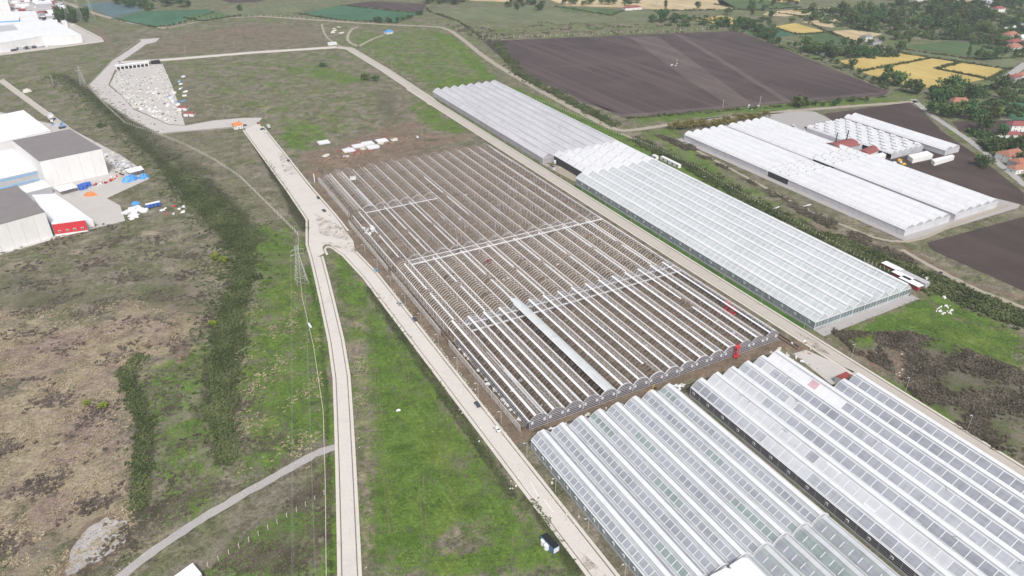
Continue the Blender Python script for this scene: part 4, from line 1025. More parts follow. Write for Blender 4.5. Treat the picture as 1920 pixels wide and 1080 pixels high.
# lean-to side walls made of rails
for (a, b_) in ((0, 79), (90, 166), (172, 252), (262, 342)):
    for h, x, r in ((.7, -4.6, .05), (1.5, -4.6, .05), (2.3, -4.6, .05), (3.1, -4.6, .05), (3.9, -4.6, .11), (2.4, -1.6, .05), (3.4, -1.2, .05), (4.1, -.6, .06)):
        if a > 200: x *= .3
        m_ = MB(); m_.bar((x, a, h), (x, b_, h), r, 4); m_.build('side_rail', ['mat_frame'], A)
pm_ = MB()
for (a, b_) in ((0, 79), (90, 166), (172, 252)):
    for y in np.arange(a, b_ + .1, 4.8): pm_.bar((-4.6, y, 0), (-4.6, y, 3.9), .07, 3); pm_.bar((-4.6, y, 3.9), (0, y, AE), .05, 3)
props(pm_.build('column', ['mat_galv'], A), kind='stuff')
sw = MB(); 
sw.poly([(-.05, 0, 0), (-.05, 79, 0), (-.05, 79, AE), (-.05, 0, AE)]); sw.build('side_wall', ['mat_net_purple'], A); sw = MB(); sw.poly([(AN * AW, 0, 0), (AN * AW, 80, 0), (AN * AW, 80, AE), (AN * AW, 0, AE)]); sw.build('side_wall', ['mat_net_purple'], A)
m_ = MB(); m_.box(-4.2, -3.6, LEND - 2, LEND - 1.4, 0, 7.5); m_.build('end_post', ['mat_white_metal'], A)
# ------------------------------------------------------------------ factories on the left
def from_roof(px, z): return GP(px, z)
def block(root, px, z, wall, roof, th=.35, z0=0, nmr='roof', inset=0):
    P = GP(px, z); mb = MB(); mb.prism(P, z0, z - .02, 0); mb.build('wall', [wall], root)
    r = MB(); cx = sum(p[0] for p in P) / len(P); cy = sum(p[1] for p in P) / len(P)
    r.prism([(cx + (p[0] - cx) * 1.004, cy + (p[1] - cy) * 1.004) for p in P], z, z + th); r.build(nmr, [roof], root)
    return P
def seams(root, A_, B_, z0, z1, n, off=.06, mat='mat_wall_grey', r=.07):
    m_ = MB(); dx, dy = B_[0] - A_[0], B_[1] - A_[1]; L = math.hypot(dx, dy); nx, ny = dy / L * off, -dx / L * off
    for i in range(1, n): t = i / n; m_.bar((A_[0] + dx * t + nx, A_[1] + dy * t + ny, z0), (A_[0] + dx * t + nx, A_[1] + dy * t + ny, z1), r, 4)
    m_.build('panel_joint', [mat], root)
def thing_c(nm, label, cat, px, z=0, group=None): return thing(nm, label, cat, (0, 0, 0), group=group)
F1 = thing('factory_hall', 'tall white hall with flat dark grey roof, behind the scrap yard', 'factory')
P = block(F1, [(24, 264), (131, 242.5), (190.4, 279), (74, 303)], 21.5, 'mat_wall_white', 'mat_roof_grey')
seams(F1, P[3], P[2], .2, 21.3, 5)
F2 = thing('factory_hall', 'tall white hall with flat grey roof touching the left edge, beside the red front', 'factory')
P = block(F2, [(-70, 375), (31.5, 348), (84.3, 397.6), (-40, 432)], 18.8, 'mat_wall_white', 'mat_roof_grey')
seams(F2, P[3], P[2], .2, 18.6, 5)
F3 = thing('factory_hall', 'low white roofed workshop with a bright red front wall', 'factory')
P = block(F3, [(59.8, 366), (104, 364), (159, 412.7), (97.5, 421)], 8.6, 'mat_wall_white', 'mat_roof_white')
A_, B_ = P[3], P[2]; dx, dy = B_[0] - A_[0], B_[1] - A_[1]; L = math.hypot(dx, dy); ux, uy = dx / L, dy / L; nx_, ny_ = uy, -ux
def onwall(t, o): return (A_[0] + ux * t + nx_ * o, A_[1] + uy * t + ny_ * o)
mb = MB(); a = onwall(0, .12); b_ = onwall(L, .12); mb.prism([onwall(0, .05), onwall(L, .05), onwall(L, .15), onwall(0, .15)], 1.2, 8.5); mb.build('front_wall', ['mat_red'], F3)
for t in (.16, .40, .62, .86):
    m_ = MB(); m_.prism([onwall(L * t - .9, .15), onwall(L * t + .9, .15), onwall(L * t + .9, .45), onwall(L * t - .9, .45)], 2.6, 3.8); f_ = m_.build('window', ['mat_wall_white'], F3)
    m_ = MB(); m_.prism([onwall(L * t - .7, .45), onwall(L * t + .7, .45), onwall(L * t + .7, .5), onwall(L * t - .7, .5)], 2.8, 3.6); m_.build('pane', ['mat_glass_dark'], f_)
block(F3, [(103, 364), (124, 377), (174, 413), (160, 414)], 5.0, 'mat_wall_white', 'mat_roof_white', nmr='side_roof')
F4 = thing('factory_hall', 'low white roofed factory with blue stripes along its grey wall', 'factory')
P = block(F4, [(-70, 300), (23, 279), (76, 318), (-40, 345)], 9, 'mat_wall_grey', 'mat_roof_white')
A_, B_ = P[3], P[2]; L = math.dist(A_, B_); ux, uy = (B_[0] - A_[0]) / L, (B_[1] - A_[1]) / L; nx_, ny_ = uy, -ux
for z0, z1 in ((6.9, 7.9), (1.2, 2.1)): m_ = MB(); m_.prism([onwall(0, .05), onwall(L, .05), onwall(L, .16), onwall(0, .16)], z0, z1); m_.build('blue_stripe', ['mat_stripe_blue'], F4)
block(F4, [(34, 352), (82, 338), (96, 350), (50, 362)], 5.5, 'mat_wall_grey', 'mat_roof_white', nmr='annexe_roof')
F5 = thing('factory_hall', 'wide white ridged hall at left edge, nearest the access road', 'factory')
P = block(F5, [(-80, 228), (0, 216), (44, 207), (94, 245), (0, 268), (-50, 280)], 10, 'mat_wall_white', 'mat_roof_white')
m_ = MB()
for t in np.linspace(.1, .9, 6):
    a = (P[1][0] * (1 - t) + P[4][0] * t, P[1][1] * (1 - t) + P[4][1] * t); b_ = (P[2][0] * (1 - t) + P[3][0] * t, P[2][1] * (1 - t) + P[3][1] * t)
    m_.bar((a[0], a[1], 10.5), (b_[0], b_[1], 10.5), .35, 4)
m_.build('roof_ridge', ['mat_roof_white'], F5)
# far warehouses
W1 = thing('warehouse', 'huge white warehouse with shallow ridged roof in the far left corner, hedge wall in front', 'warehouse')
zz = 12
P = block(W1, [(-60, 50), (0, 43), (100, 38), (152, 66), (78, 68), (0, 81), (-60, 90)], zz, 'mat_wall_white', 'mat_roof_white')
sk = MB(); q = GP([(-20, 50), (25, 46), (35, 56), (-20, 62)], zz + .4); sk.prism(q, zz + .36, zz + .5); sk.build('roof_light', ['mat_galv'], W1)
for i, (px, z, wl_, rf, lb) in enumerate([
    ([(-30, 32), (36, 31), (36, 38), (-30, 42)], 9, 'mat_stripe_blue', 'mat_roof_white', 'long white warehouse with a blue wall strip behind the huge far one'),
    ([(38, 33), (70, 33), (76, 39), (38, 40)], 8, 'mat_wall_white', 'mat_roof_white', 'small white flat shed right of the blue walled warehouse'),
    ([(-30, 23), (66, 21), (70, 28), (-30, 33)], 10, 'mat_wall_white', 'mat_roof_white', 'long low pinkish white warehouse in the far left industrial yard'),
    ([(-30, -4), (14, -6), (15, 4), (-30, 6)], 22, 'mat_wall_white', 'mat_roof_white', 'tall white block in the top left corner of the picture'),
    ([(62, 3), (94, 1), (98, 6), (66, 8)], 7, 'mat_wall_grey', 'mat_roof_white', 'far pale shed between tall block and red roofed works'),
    ([(100, 11), (120, 10), (122, 16), (104, 18)], 8, 'mat_red_dark', 'mat_roof_white', 'red walled shed beside the far dark pine grove'),
    ([(88, 36), (104, 35), (107, 38), (90, 39)], 5, 'mat_wall_white', 'mat_roof_white', 'tiny white shed in front of the dark pine grove'),
    ([(114, 39), (123, 38), (126, 43), (117, 44)], 6, 'mat_wall_white', 'mat_wall_white', 'small white house at the near corner of the pine grove'),
    ([(84, 26), (100, 25), (102, 29), (86, 30)], 6, 'mat_wall_grey', 'mat_roof_white', 'grey walled shed just left of the pine grove')]):
    t = thing('warehouse', lb, 'warehouse'); block(t, px, z, wl_, rf)
t = thing('boundary_wall', 'long pale concrete wall around the far white warehouse', 'wall'); m_ = MB(); wallribbon(m_, resample(GP([(-60, 110), (0, 104), (100, 91), (194, 78.5), (140, 49), (120, 48)]), 10), -.3, .3, 0, 3.0); m_.build('wall', ['mat_boundary_wall'], t)
t = thing('boundary_wall', 'low concrete wall along the road left of the brown heath', 'wall'); m_ = MB(); wallribbon(m_, resample(GP([(6, 150), (60, 190), (122, 235), (178, 278)]), 10), -.25, .25, 0, 1.6); m_.build('wall', ['mat_boundary_wall'], t)
# small buildings
def house(label, x, y, w_, d_, h, rz, wall='mat_paint_white', roof='mat_terracotta', hip=.4, group=None, nm='house', cat='house', teal=False):
    t = thing(nm, label, cat, (x, y, 0), rz, group)
    m_ = MB(); m_.box(-w_ / 2, w_ / 2, -d_ / 2, d_ / 2, 0, h); m_.build('wall', [wall], t)
    r = MB(); o = .5; rh = d_ * .28; hx = w_ / 2 * (1 - hip)
    v = [(-w_ / 2 - o, -d_ / 2 - o, h + .02), (w_ / 2 + o, -d_ / 2 - o, h + .02), (w_ / 2 + o, d_ / 2 + o, h + .02), (-w_ / 2 - o, d_ / 2 + o, h + .02), (-hx, 0, h + rh), (hx, 0, h + rh)]
    b = len(r.v); r.v += v
    for f in ((0, 1, 5, 4), (2, 3, 4, 5), (1, 2, 5), (3, 0, 4), (3, 2, 1, 0)): r.face(f)
    ro = r.build('roof', [roof], t)
    c = MB(); c.box(w_ * .2, w_ * .2 + .7, -.35, .35, h + rh * .5, h + rh + 1.0); c.build('chimney', ['mat_terracotta'], ro)
    for lv in range(max(1, int(h / 3))):
        for fx in (-.32, .0, .32):
            if lv == 0 and fx == 0: 
                dm = MB(); dm.box(-.5, .5, -d_ / 2 - .06, -d_ / 2 + .0, 0, 2.1); dm.build('door', ['mat_teal' if teal else 'mat_timber'], t); continue
            wm_ = MB(); wm_.box(fx * w_ - .65, fx * w_ + .65, -d_ / 2 - .06, -d_ / 2, 1.1 + lv * 3, 2.4 + lv * 3); wo_ = wm_.build('window', ['mat_white_metal'], t)
            g_ = MB(); g_.box(fx * w_ - .5, fx * w_ + .5, -d_ / 2 - .09, -d_ / 2 - .065, 1.25 + lv * 3, 2.25 + lv * 3); g_.build('pane', ['mat_glass_dark'], wo_)
        wm_ = MB(); wm_.box(-w_ / 2 - .06, -w_ / 2, -.6, .6, 1.1 + lv * 3, 2.4 + lv * 3); wo_ = wm_.build('window', ['mat_white_metal'], t)
        g_ = MB(); g_.box(-w_ / 2 - .09, -w_ / 2 - .065, -.45, .45, 1.25 + lv * 3, 2.25 + lv * 3); g_.build('pane', ['mat_glass_dark'], wo_)
    if teal: m_ = MB(); m_.box(w_ * .1, w_ / 2 + .08, -d_ / 2 - .1, -d_ / 2 - .065, .2, h - .1); m_.build('painted_wall', ['mat_teal'], t)
    return t
HS = [((1798, 196), 17, 13, 4, -.3, 'lone white house with faded terracotta roof and teal painted corner among trees', 'mat_paint_white', 'mat_terracotta', True),
      ((1907, 244), 18, 11, 6, -.2, 'two storey white house with pale red roof at right edge beside the ploughed strip', 'mat_paint_white', 'mat_maroon', False),
      ((1893, 256), 20, 8, 3, -.2, 'long low pink roofed outbuilding in front of the two storey house', 'mat_paint_white', 'mat_maroon', False),
      ((1893, 300), 20, 14, 6, .2, 'big orange tiled farmhouse by the village lane at right edge', 'mat_paint_white', 'mat_terracotta', False),
      ((1912, 312), 16, 12, 5, .2, 'orange tiled house just behind the big farmhouse, cut by right edge', 'mat_wall_grey', 'mat_terracotta', False),
      ((1906, 322), 14, 9, 4, .2, 'small orange tiled shed house nearest the village lane bend', 'mat_paint_white', 'mat_terracotta', False),
      ((1862, 276), 13, 9, 4, .3, 'small maroon roofed hut left of the white cottage beside the lane', 'mat_paint_white', 'mat_maroon', False),
      ((1868, 268), 10, 8, 5, .3, 'white cottage with dark windows behind the maroon hut', 'mat_paint_white', 'mat_wall_grey', False),
      ((1914, 47), 22, 14, 7, .3, 'pink roofed house high at the right edge of the village', 'mat_paint_white', 'mat_terracotta', False),
      ((1893, 72), 20, 14, 6, .3, 'white house with pink roof in the village, above the grey roofs', 'mat_paint_white', 'mat_terracotta', False),
      ((1900, 84), 22, 12, 5, .3, 'brown roofed house below the pink roofed one in the village', 'mat_wall_grey', 'mat_maroon', False),
      ((1899, 94), 20, 14, 5, .3, 'pale brick roofed house lowest of the village stack', 'mat_paint_white', 'mat_terracotta', False),
      ((1915, 76), 20, 12, 5, .3, 'white metal roofed building at the right edge of the village', 'mat_paint_white', 'mat_roof_white', False),
      ((1895, 60), 22, 10, 6, .3, 'white long house behind the pink roofed village house', 'mat_paint_white', 'mat_roof_white', False),
      ((1720, 4), 24, 14, 6, .2, 'pink roofed house alone in the far wood', 'mat_paint_white', 'mat_terracotta', False),
      ((1848, 13), 24, 14, 8, .2, 'tall white house in the far wood near the top right', 'mat_paint_white', 'mat_wall_grey', False),
      ((1870, 22), 20, 12, 6, .2, 'pinkish roofed house right of the tall white house', 'mat_paint_white', 'mat_maroon', False),
      ((1547, 101), 20, 12, 4, .3, 'terracotta roofed farm building in the trees at the plough field corner', 'mat_paint_white', 'mat_terracotta', False),
      ((1623, 76), 14, 10, 6, .3, 'white farmhouse among trees behind the middle wheat fields', 'mat_paint_white', 'mat_roof_grey', False),
      ((1640, 82), 18, 10, 4, .3, 'grey roofed barn right of the white farmhouse', 'mat_wall_grey', 'mat_roof_grey', False),
      ((1185, 18), 34, 10, 4, .25, 'long white barn with dull red roof among far green fields', 'mat_paint_white', 'mat_maroon', False),
      ((1916, 145), 20, 10, 4, .4, 'red roofed house where the upper lane leaves the frame', 'mat_paint_white', 'mat_terracotta', False),
      ((1898, 150), 12, 10, 4, .4, 'small brown shed beside the upper lane at right', 'mat_wall_grey', 'mat_maroon', False)]
for (px, w_, d_, h, rz, lb, wl_, rf, tl) in HS:
    x, y = G(*px); house(lb, x, y, w_, d_, h, rz - .35, wl_, rf, teal=tl)
x, y = G(446, 240); house('small white gatehouse with orange roof beside the loop road', x, y, 8.5, 8, 3.6, .1, 'mat_paint_white', 'mat_orange', nm='gatehouse', cat='gatehouse')
x, y = G(729, 63); house('blue and white cabin alone on the green field', x, y, 11, 8, 3.2, .2, 'mat_paint_white', 'mat_tarp_blue', nm='cabin', cat='cabin')
# nursery yard sheds
t = thing('boiler_house', 'maroon barrel roofed boiler house behind the white greenhouses, two black chimneys', 'boiler house', (*G(1590, 278), 0))
m_ = MB(); m_.box(-22, 4, -8, 8, 0, 5); m_.build('wall', ['mat_wall_grey'], t)
r = MB(); pr = arcprof(17, 3, 6)
for p, q in zip(pr[:-1], pr[1:]): 
    b = len(r.v); r.v += [(-22.5, p[0] - 8.5, 5 + p[1]), (4.5, p[0] - 8.5, 5 + p[1]), (4.5, q[0] - 8.5, 5 + q[1]), (-22.5, q[0] - 8.5, 5 + q[1])]; r.face((b, b + 1, b + 2, b + 3))
r.poly([(4.5, p[0] - 8.5, 5 + p[1]) for p in pr]); r.build('roof', ['mat_maroon'], t)
for dx in (-16, -2):
    m_ = MB(); m_.cyl((dx, 2, 7), .45, 9, 8); m_.build('chimney', ['mat_black'], t)
t = thing('barrel_shed', 'maroon barrel roofed shed right of the chimneys', 'shed', (*G(1628, 290), 0), .2)
m_ = MB(); m_.box(-11, 11, -5, 5, 0, 3.8); m_.build('wall', ['mat_wall_white'], t); r = MB(); pr = arcprof(11, 2.5, 6)
for p, q in zip(pr[:-1], pr[1:]):
    b = len(r.v); r.v += [(-11.5, p[0] - 5.5, 3.8 + p[1]), (11.5, p[0] - 5.5, 3.8 + p[1]), (11.5, q[0] - 5.5, 3.8 + q[1]), (-11.5, q[0] - 5.5, 3.8 + q[1])]; r.face((b, b + 1, b + 2, b + 3))
r.poly([(-11.5, p[0] - 5.5, 3.8 + p[1]) for p in pr]); r.build('roof', ['mat_maroon'], t)
for px, z, lb in (([(1703, 291), (1738, 283), (1750, 290), (1712, 298)], 4, 'flat white roofed pump building on the nursery yard'), ([(1747, 299), (1785, 290), (1790, 293), (1753, 304)], 3.5, 'long narrow white canopy at the edge of the nursery yard'),
                  ([(1632, 292), (1655, 286), (1662, 290), (1640, 298)], 4, 'white flat lean-to beside the maroon barrel shed'), ([(1590, 712), (1604, 706), (1610, 712), (1597, 722)], 3, 'x')):
    if lb == 'x': continue
    t = thing('shed', lb, 'shed'); block(t, px, z, 'mat_wall_white', 'mat_roof_white', .2)
t = thing('shed', 'dark red roofed pump house at the lane end of the concrete apron', 'shed'); block(t, [(1567, 706), (1586, 697.5), (1596, 704), (1585, 714)], 3.6, 'mat_wall_grey', 'mat_red_dark', .3)
for px, w_, rf, lb in (((1671, 507), 12, 'mat_roof_white', 'white flat roofed red cabin, farthest of the three beside the greenhouse corner'), ((1691, 524), 12, 'mat_roof_white', 'white flat roofed cabin in the middle beside the greenhouse corner'), ((1706, 536), 13, 'mat_roof_white', 'dark red walled cabin nearest the greenhouse corner')):
    x, y = G(*px); t = thing('site_cabin', lb, 'cabin', (x, y, 0), math.radians(90))
    m_ = MB(); m_.box(-w_ / 2, w_ / 2, -2.2, 2.2, 0, 3); m_.build('wall', ['mat_red_dark'], t); r = MB(); r.box(-w_ / 2 - .4, w_ / 2 + .4, -2.6, 2.6, 3.02, 3.25); r.build('roof', [rf], t)
    for dx in (-3, 2): m_ = MB(); m_.box(dx, dx + 1.2, -2.26, -2.2, 1, 2.1); m_.build('window', ['mat_glass_dark'], t)
x, y = G(1712, 528); t = thing('pipe_stack', 'long pale blue-grey stack of wrapped pipes behind the red cabins', 'pipe stack', (x, y, 0), math.radians(90)); 
for i in range(9):
    m_ = MB(); m_.cyl((-9, -1.6 + (i % 3) * 1.4, .7 + (i // 3) * 1.2), .65, 18, 8, axis='x'); m_.build('pipe', ['mat_galv'], t)
for i, (px, n_) in enumerate((((1224, 296), 1), ((1240, 299), 4))):
    x, y = G(*px); t = thing('tank_row', ('single' if i == 0 else 'row of four') + ' white box container' + ('' if i == 0 else 's') + ' behind the packing hall', 'container', (x, y, 0), math.radians(90))
    for j in range(n_):
        m_ = MB(); m_.box(-j * 6.2 - 5.8, -j * 6.2, -1.4, 1.4, .2, 3.2); m_.build('container', ['mat_wall_white'], t)
        m_ = MB(); m_.box(-j * 6.2 - 4.6, -j * 6.2 - 3.2, 1.4, 1.5, .8, 2.4); m_.build('door', ['mat_dark'], t)
for px, a, lb in (((1455, 391), .2, 'thin white beam lying in the scrub left of the hedge'), ((1513, 386), .0, 'short white beam lying alone beside the hedge'), ((581, 611), 1.6, 'white plastic trough lying beside the wall line')):
    x, y = G(*px); t = thing('beam', lb, 'beam', (x, y, 0), a); m_ = MB(); m_.box(-4 if px[0] > 1000 else -2.5, 4 if px[0] > 1000 else 2.5, -.5, .5, .1, .6); m_.build('body', ['mat_white_metal'], t); m_ = MB(); m_.box(-.2, .2, -.7, .7, 0, .1); m_.build('support', ['mat_timber'], t)
# clutter in the factory yard
def tank(x, y, r, h, mat, lb, grp=None):
    t = thing('storage_tank', lb, 'tank', (x, y, 0), group=grp); m_ = MB(); m_.cyl((0, 0, 0), r, h, 12); m_.build('drum', [mat], t, smooth=False); m_ = MB(); m_.cyl((0, 0, h), r * .95, .4, 12, r2=r * .3); m_.build('lid', [mat], t); return t
for i, (a, b_) in enumerate(((150, 354), (156, 352), (162, 350), (168, 349), (154, 356), (160, 354))):
    x, y = G(a, b_); tank(x, y, 1.5, 3.4, 'mat_blue', 'blue plastic tank in the cluster beside the tall white hall', 'blue tanks by the white hall')
def heap(nm, label, cat, x, y, rx, ry, h, mat, rz=0, n=22, seed=0):
    rr = np.random.default_rng(seed + 11); m_ = MB(); k = 14; rings = 4; b = 0
    for j in range(rings):
        f = 1 - j / (rings - .4); 
        for i in range(k):
            a = 2 * math.pi * i / k; q = f * rr.uniform(.8, 1.15); m_.v.append((math.cos(a) * rx * q, math.sin(a) * ry * q, h * (1 - f ** 3.2) * rr.uniform(.6, 1.15) if j else -.1))
    m_.v.append((0, 0, h * .95)); 
    for j in range(rings - 1):
        for i in range(k): i2 = (i + 1) % k; m_.face((j * k + i, j * k + i2, (j + 1) * k + i2, (j + 1) * k + i))
    for i in range(k): m_.face(((rings - 1) * k + i, (rings - 1) * k + (i + 1) % k, rings * k))
    o = m_.build(nm, [mat], None, loc=(x, y, 0)); o.rotation_euler = (0, 0, rz); return props(o, label, cat)
x, y = G(245, 338); heap('tarpaulin_heap', 'bright blue tarpaulin over a heap at the factory yard edge', 'tarpaulin', x, y, 7, 4.2, 4.2, 'mat_tarp_blue', .3, seed=1)
x, y = G(270, 333); heap('tarpaulin_heap', 'smaller blue tarpaulin heap under the white canopy corner', 'tarpaulin', x, y, 4.5, 3.4, 3, 'mat_tarp_blue', .5, seed=2)
x, y = G(170, 366); heap('orange_heap', 'orange heap of sheeting on the factory yard', 'tarpaulin', x, y, 5., 2.8, 2.8, 'mat_orange', -.4, seed=3)
x, y = G(254, 382); heap('tarpaulin_heap', 'small blue heap left of the blue wagon', 'tarpaulin', x, y, 3.5, 2.6, 1.6, 'mat_tarp_blue', .5, seed=4)
for px, z, lb in (([(234, 318), (264, 311), (270, 318), (243, 325)], 4.2, 'white flat canopy at the far corner of the factory yard'), ([(100, 351), (136, 344), (146, 351), (112, 360)], 3.6, 'white flat canopy against the tall hall over stored goods')):
    t = thing('canopy', lb, 'canopy'); P = GP(px, z); m_ = MB(); m_.prism(P, z, z + .25); m_.build('roof', ['mat_roof_white'], t)
    for p in P: q = MB(); q.bar((p[0], p[1], 0), (p[0], p[1], z), .12); q.build('post', ['mat_galv'], t)
x, y = G(288, 388); t = thing('wagon', 'blue site wagon with pale curved roof in the yard corner', 'wagon', (x, y, 0), .15)
m_ = MB(); m_.box(-5, 5, -1.7, 1.7, .7, 3.1); m_.build('body', ['mat_blue'], t); m_ = MB(); m_.box(-5.1, 5.1, -1.1, 1.1, 3.12, 3.5); m_.build('roof', ['mat_roof_white'], t)
for dx in (-3.4, 3.4): m_ = MB(); m_.cyl((dx, -1.8, .5), .5, 3.6, 10, axis='y'); m_.build('wheel', ['mat_rubber'], t)
for dx in (-3, -.4, 2.2): m_ = MB(); m_.box(dx, dx + 1.2, -1.76, -1.7, 1.6, 2.6); m_.build('window', ['mat_glass_dark'], t)
rr = random.Random(5)
def debris(px_lo, px_hi, n, mats, labels, smin=.6, smax=2.2, hmax=1.4, region=None):
    for i in range(n):
        for _ in range(50):
            a, b_ = rr.uniform(px_lo[0], px_hi[0]), rr.uniform(px_lo[1], px_hi[1])
            if region is None: break
            if inpoly(region, np.array([a]), np.array([b_]))[0]: break
        x, y = G(a, b_); mt = rr.choice(mats); s1, s2, h = rr.uniform(smin, smax), rr.uniform(smin, smax), rr.uniform(.3, hmax)
        m_ = MB(); m_.obox((0, 0, h / 2), (s1 / 2, s2 / 2, h / 2), rr.uniform(0, 3), 0, rr.uniform(.7, 1)); 
        if rr.random() < .6: m_.obox((s1 * .3, s2 * .2, h + .12), (s1 * .3, s2 * .35, .12), rr.uniform(0, 3))
        o = m_.build(labels[0], [mt], None, loc=(x, y, 0)); props(o, labels[1], labels[2], labels[3])
debris((195, 285), (262, 345), 46, ['mat_galv', 'mat_wall_grey', 'mat_white_metal', 'mat_rubble'], ('metal_scrap', 'grey metal scrap and machine part in the yard right of the tall hall', 'scrap', 'scrap pieces in the yard right of the tall hall'), 1.2, 4.5, 2, [(190, 283), (212, 290), (250, 312), (232, 330), (215, 322)])
debris((176, 330), (232, 352), 22, ['mat_red', 'mat_orange', 'mat_red_dark', 'mat_white_metal', 'mat_dark'], ('crate', 'coloured crate stacked along the foot of the tall white hall', 'crate', 'crates along the foot of the tall hall'), .8, 2, 1.6, [(174, 345), (228, 328), (230, 334), (178, 351)])
debris((225, 385), (272, 412), 16, ['mat_white_metal', 'mat_roof_white'], ('panel_stack', 'white stack of panels at the outer corner of the factory yard', 'panel stack', 'white panel stacks in the yard corner'), 2, 6, 1.6, [(225, 398), (265, 386), (272, 396), (245, 412)])
debris((300, 386), (345, 402), 9, ['mat_white_metal', 'mat_rubble', 'mat_red', 'mat_plastic_sheet'], ('yard_rubbish', 'rubbish strewn near the far tip of the factory yard', 'rubbish', 'rubbish at the tip of the factory yard'), .8, 3, .9)
debris((225, 150), (345, 235), 90, ['mat_plastic_sheet', 'mat_rubble', 'mat_white_metal', 'mat_rubble', 'mat_dark'], ('building_material', 'loose pale building material lying on the grey storage yard', 'building material', 'building material on the storage yard'), .6, 3.2, .7, [(212, 160), (250, 175), (292, 130), (312, 140), (345, 228), (318, 232), (250, 203)])
debris((238, 180), (325, 232), 24, ['mat_plastic_sheet', 'mat_white_metal'], ('wrapped_pallet', 'white wrapped pallet in the row along the storage yard kerb', 'pallet', 'white pallets along the storage yard kerb'), 1., 3, 1.1, [(232, 176), (248, 178), (300, 215), (330, 232), (310, 232), (262, 206)])
debris((312, 140), (348, 200), 16, ['mat_plastic_sheet', 'mat_white_metal', 'mat_car_blue'], ('wrapped_pallet', 'white wrapped pallet on the outer side of the storage yard', 'pallet', 'white pallets on the outer side of the storage yard'), 2, 6, 2)
for (a, b_, w_, lb) in ((344, 206, 9, 'left of two dark red roofed huts on the storage yard'), (356, 217, 10, 'right of two dark red roofed huts on the storage yard')):
    x, y = G(a, b_); t = thing('hut', lb, 'hut', (x, y, 0), -.5); m_ = MB(); m_.box(-w_ / 2, w_ / 2, -3, 3, 0, 3); m_.build('wall', ['mat_wall_white'], t)
    r = MB(); r.v += [(-w_ / 2 - .4, -3.4, 3.02), (w_ / 2 + .4, -3.4, 3.02), (w_ / 2 + .4, 3.4, 3.02), (-w_ / 2 - .4, 3.4, 3.02), (-w_ / 2, 0, 4.3), (w_ / 2, 0, 4.3)]
    for f in ((0, 1, 5, 4), (2, 3, 4, 5), (1, 2, 5), (3, 0, 4), (3, 2, 1, 0)): r.face(f)
    r.build('roof', ['mat_maroon'], t); m_ = MB(); m_.box(-.5, .5, -3.08, -3, 0, 2); m_.build('door', ['mat_dark'], t)
x, y = G(249, 127); t = thing('site_office', 'long white site office with dark bays at the top of the storage yard', 'site office', (x, y, 0), .05)
m_ = MB(); m_.box(-19, 19, -3, 3, 0, 5); m_.build('wall', ['mat_wall_white'], t); m_ = MB(); m_.box(-19.5, 19.5, -3.6, 3.5, 5.02, 5.4); m_.build('roof', ['mat_roof_white'], t)
for j in range(8): m_ = MB(); m_.box(-18 + j * 4.6, -14.6 + j * 4.6, -3.1, -3, .3, 3.6); m_.build('door', ['mat_black'], t)
x, y = G(292, 119); t = thing('shed', 'black shed beside the loop road above the storage yard', 'shed', (x, y, 0), .1); m_ = MB(); m_.box(-5, 5, -3, 3, 0, 3.5); m_.build('wall', ['mat_black'], t); m_ = MB(); m_.box(-5.3, 5.3, -3.3, 3.3, 3.5, 3.7); m_.build('roof', ['mat_dark'], t)
x, y = G(51, 172); heap('boulder', 'pale boulder beside the left access road', 'boulder', x, y, 5, 4, 3.5, 'mat_rubble', 0, seed=8)
x, y = G(623, 84); t = thing('cabin', 'small white cabin where the loop road turns into the long lane', 'cabin', (x, y, 0)); m_ = MB(); m_.box(-6, 6, -2.5, 2.5, 0, 3); m_.build('wall', ['mat_wall_white'], t); m_ = MB(); m_.box(-6.3, 6.3, -2.8, 2.8, 3, 3.2); m_.build('roof', ['mat_roof_white'], t)
debris((610, 50), (640, 65), 7, ['mat_rubble'], ('stone_heap', 'pale rubble on the grass between two far tracks', 'rubble', 'rubble between the far tracks'), 3, 7, 1)
# panel stacks behind the frame
for i, px in enumerate([(607, 268), (654, 283), (672, 275), (690, 270), (716, 265), (699, 277)]):
    x, y = G(*px); lb = ['small white pile alone left of the sheet stacks', 'white sheet stack nearest the frame corner', 'white sheet stack second from the left', 'white sheet stack in the middle behind the frame', 'largest white sheet stack farthest right', 'white sheet stack in front of the middle one'][i]
    t = thing('sheet_stack', lb, 'sheet stack', (x, y, 0), .0)
    for j in range(4):
        m_ = MB(); o_ = rr.uniform(-.3, .3); m_.box(-5 + o_, 5 + o_, -4.2, 4.2, .1 + j * .3, .36 + j * .3); m_.build('sheet', ['mat_white_metal'], t)
debris((595, 255), (790, 300), 26, ['mat_timber', 'mat_galv', 'mat_rubble', 'mat_maroon'], ('timber_stack', 'timber and steel lying on bare earth behind the frame', 'timber', 'timber and steel behind the frame'), 1.5, 6, .7, [(600, 290), (720, 250), (800, 255), (640, 300)])
debris((1000, 720), (1420, 830), 60, ['mat_plastic_sheet', 'mat_white_metal', 'mat_rubble'], ('plastic_scrap', 'white plastic scrap on the brown earth in front of the frame gables', 'scrap', 'scrap in front of the frame gables'), .4, 1.8, .5, [(1000, 815), (1240, 728), (1440, 655), (1450, 662), (1250, 740), (1020, 815)])
debris((1440, 640), (1520, 680), 26, ['mat_plastic_sheet', 'mat_rubble', 'mat_timber'], ('building_rubble', 'rubble beside the lane near the front right frame corner', 'rubble', 'rubble beside the lane near the frame corner'), .5, 2, .6)
debris((680, 420), (700, 440), 12, ['mat_plastic_sheet', 'mat_white_metal'], ('plastic_roll', 'white roll of film in the strip beside the frame', 'film roll', 'film rolls beside the frame'), 1, 2.5, .8)
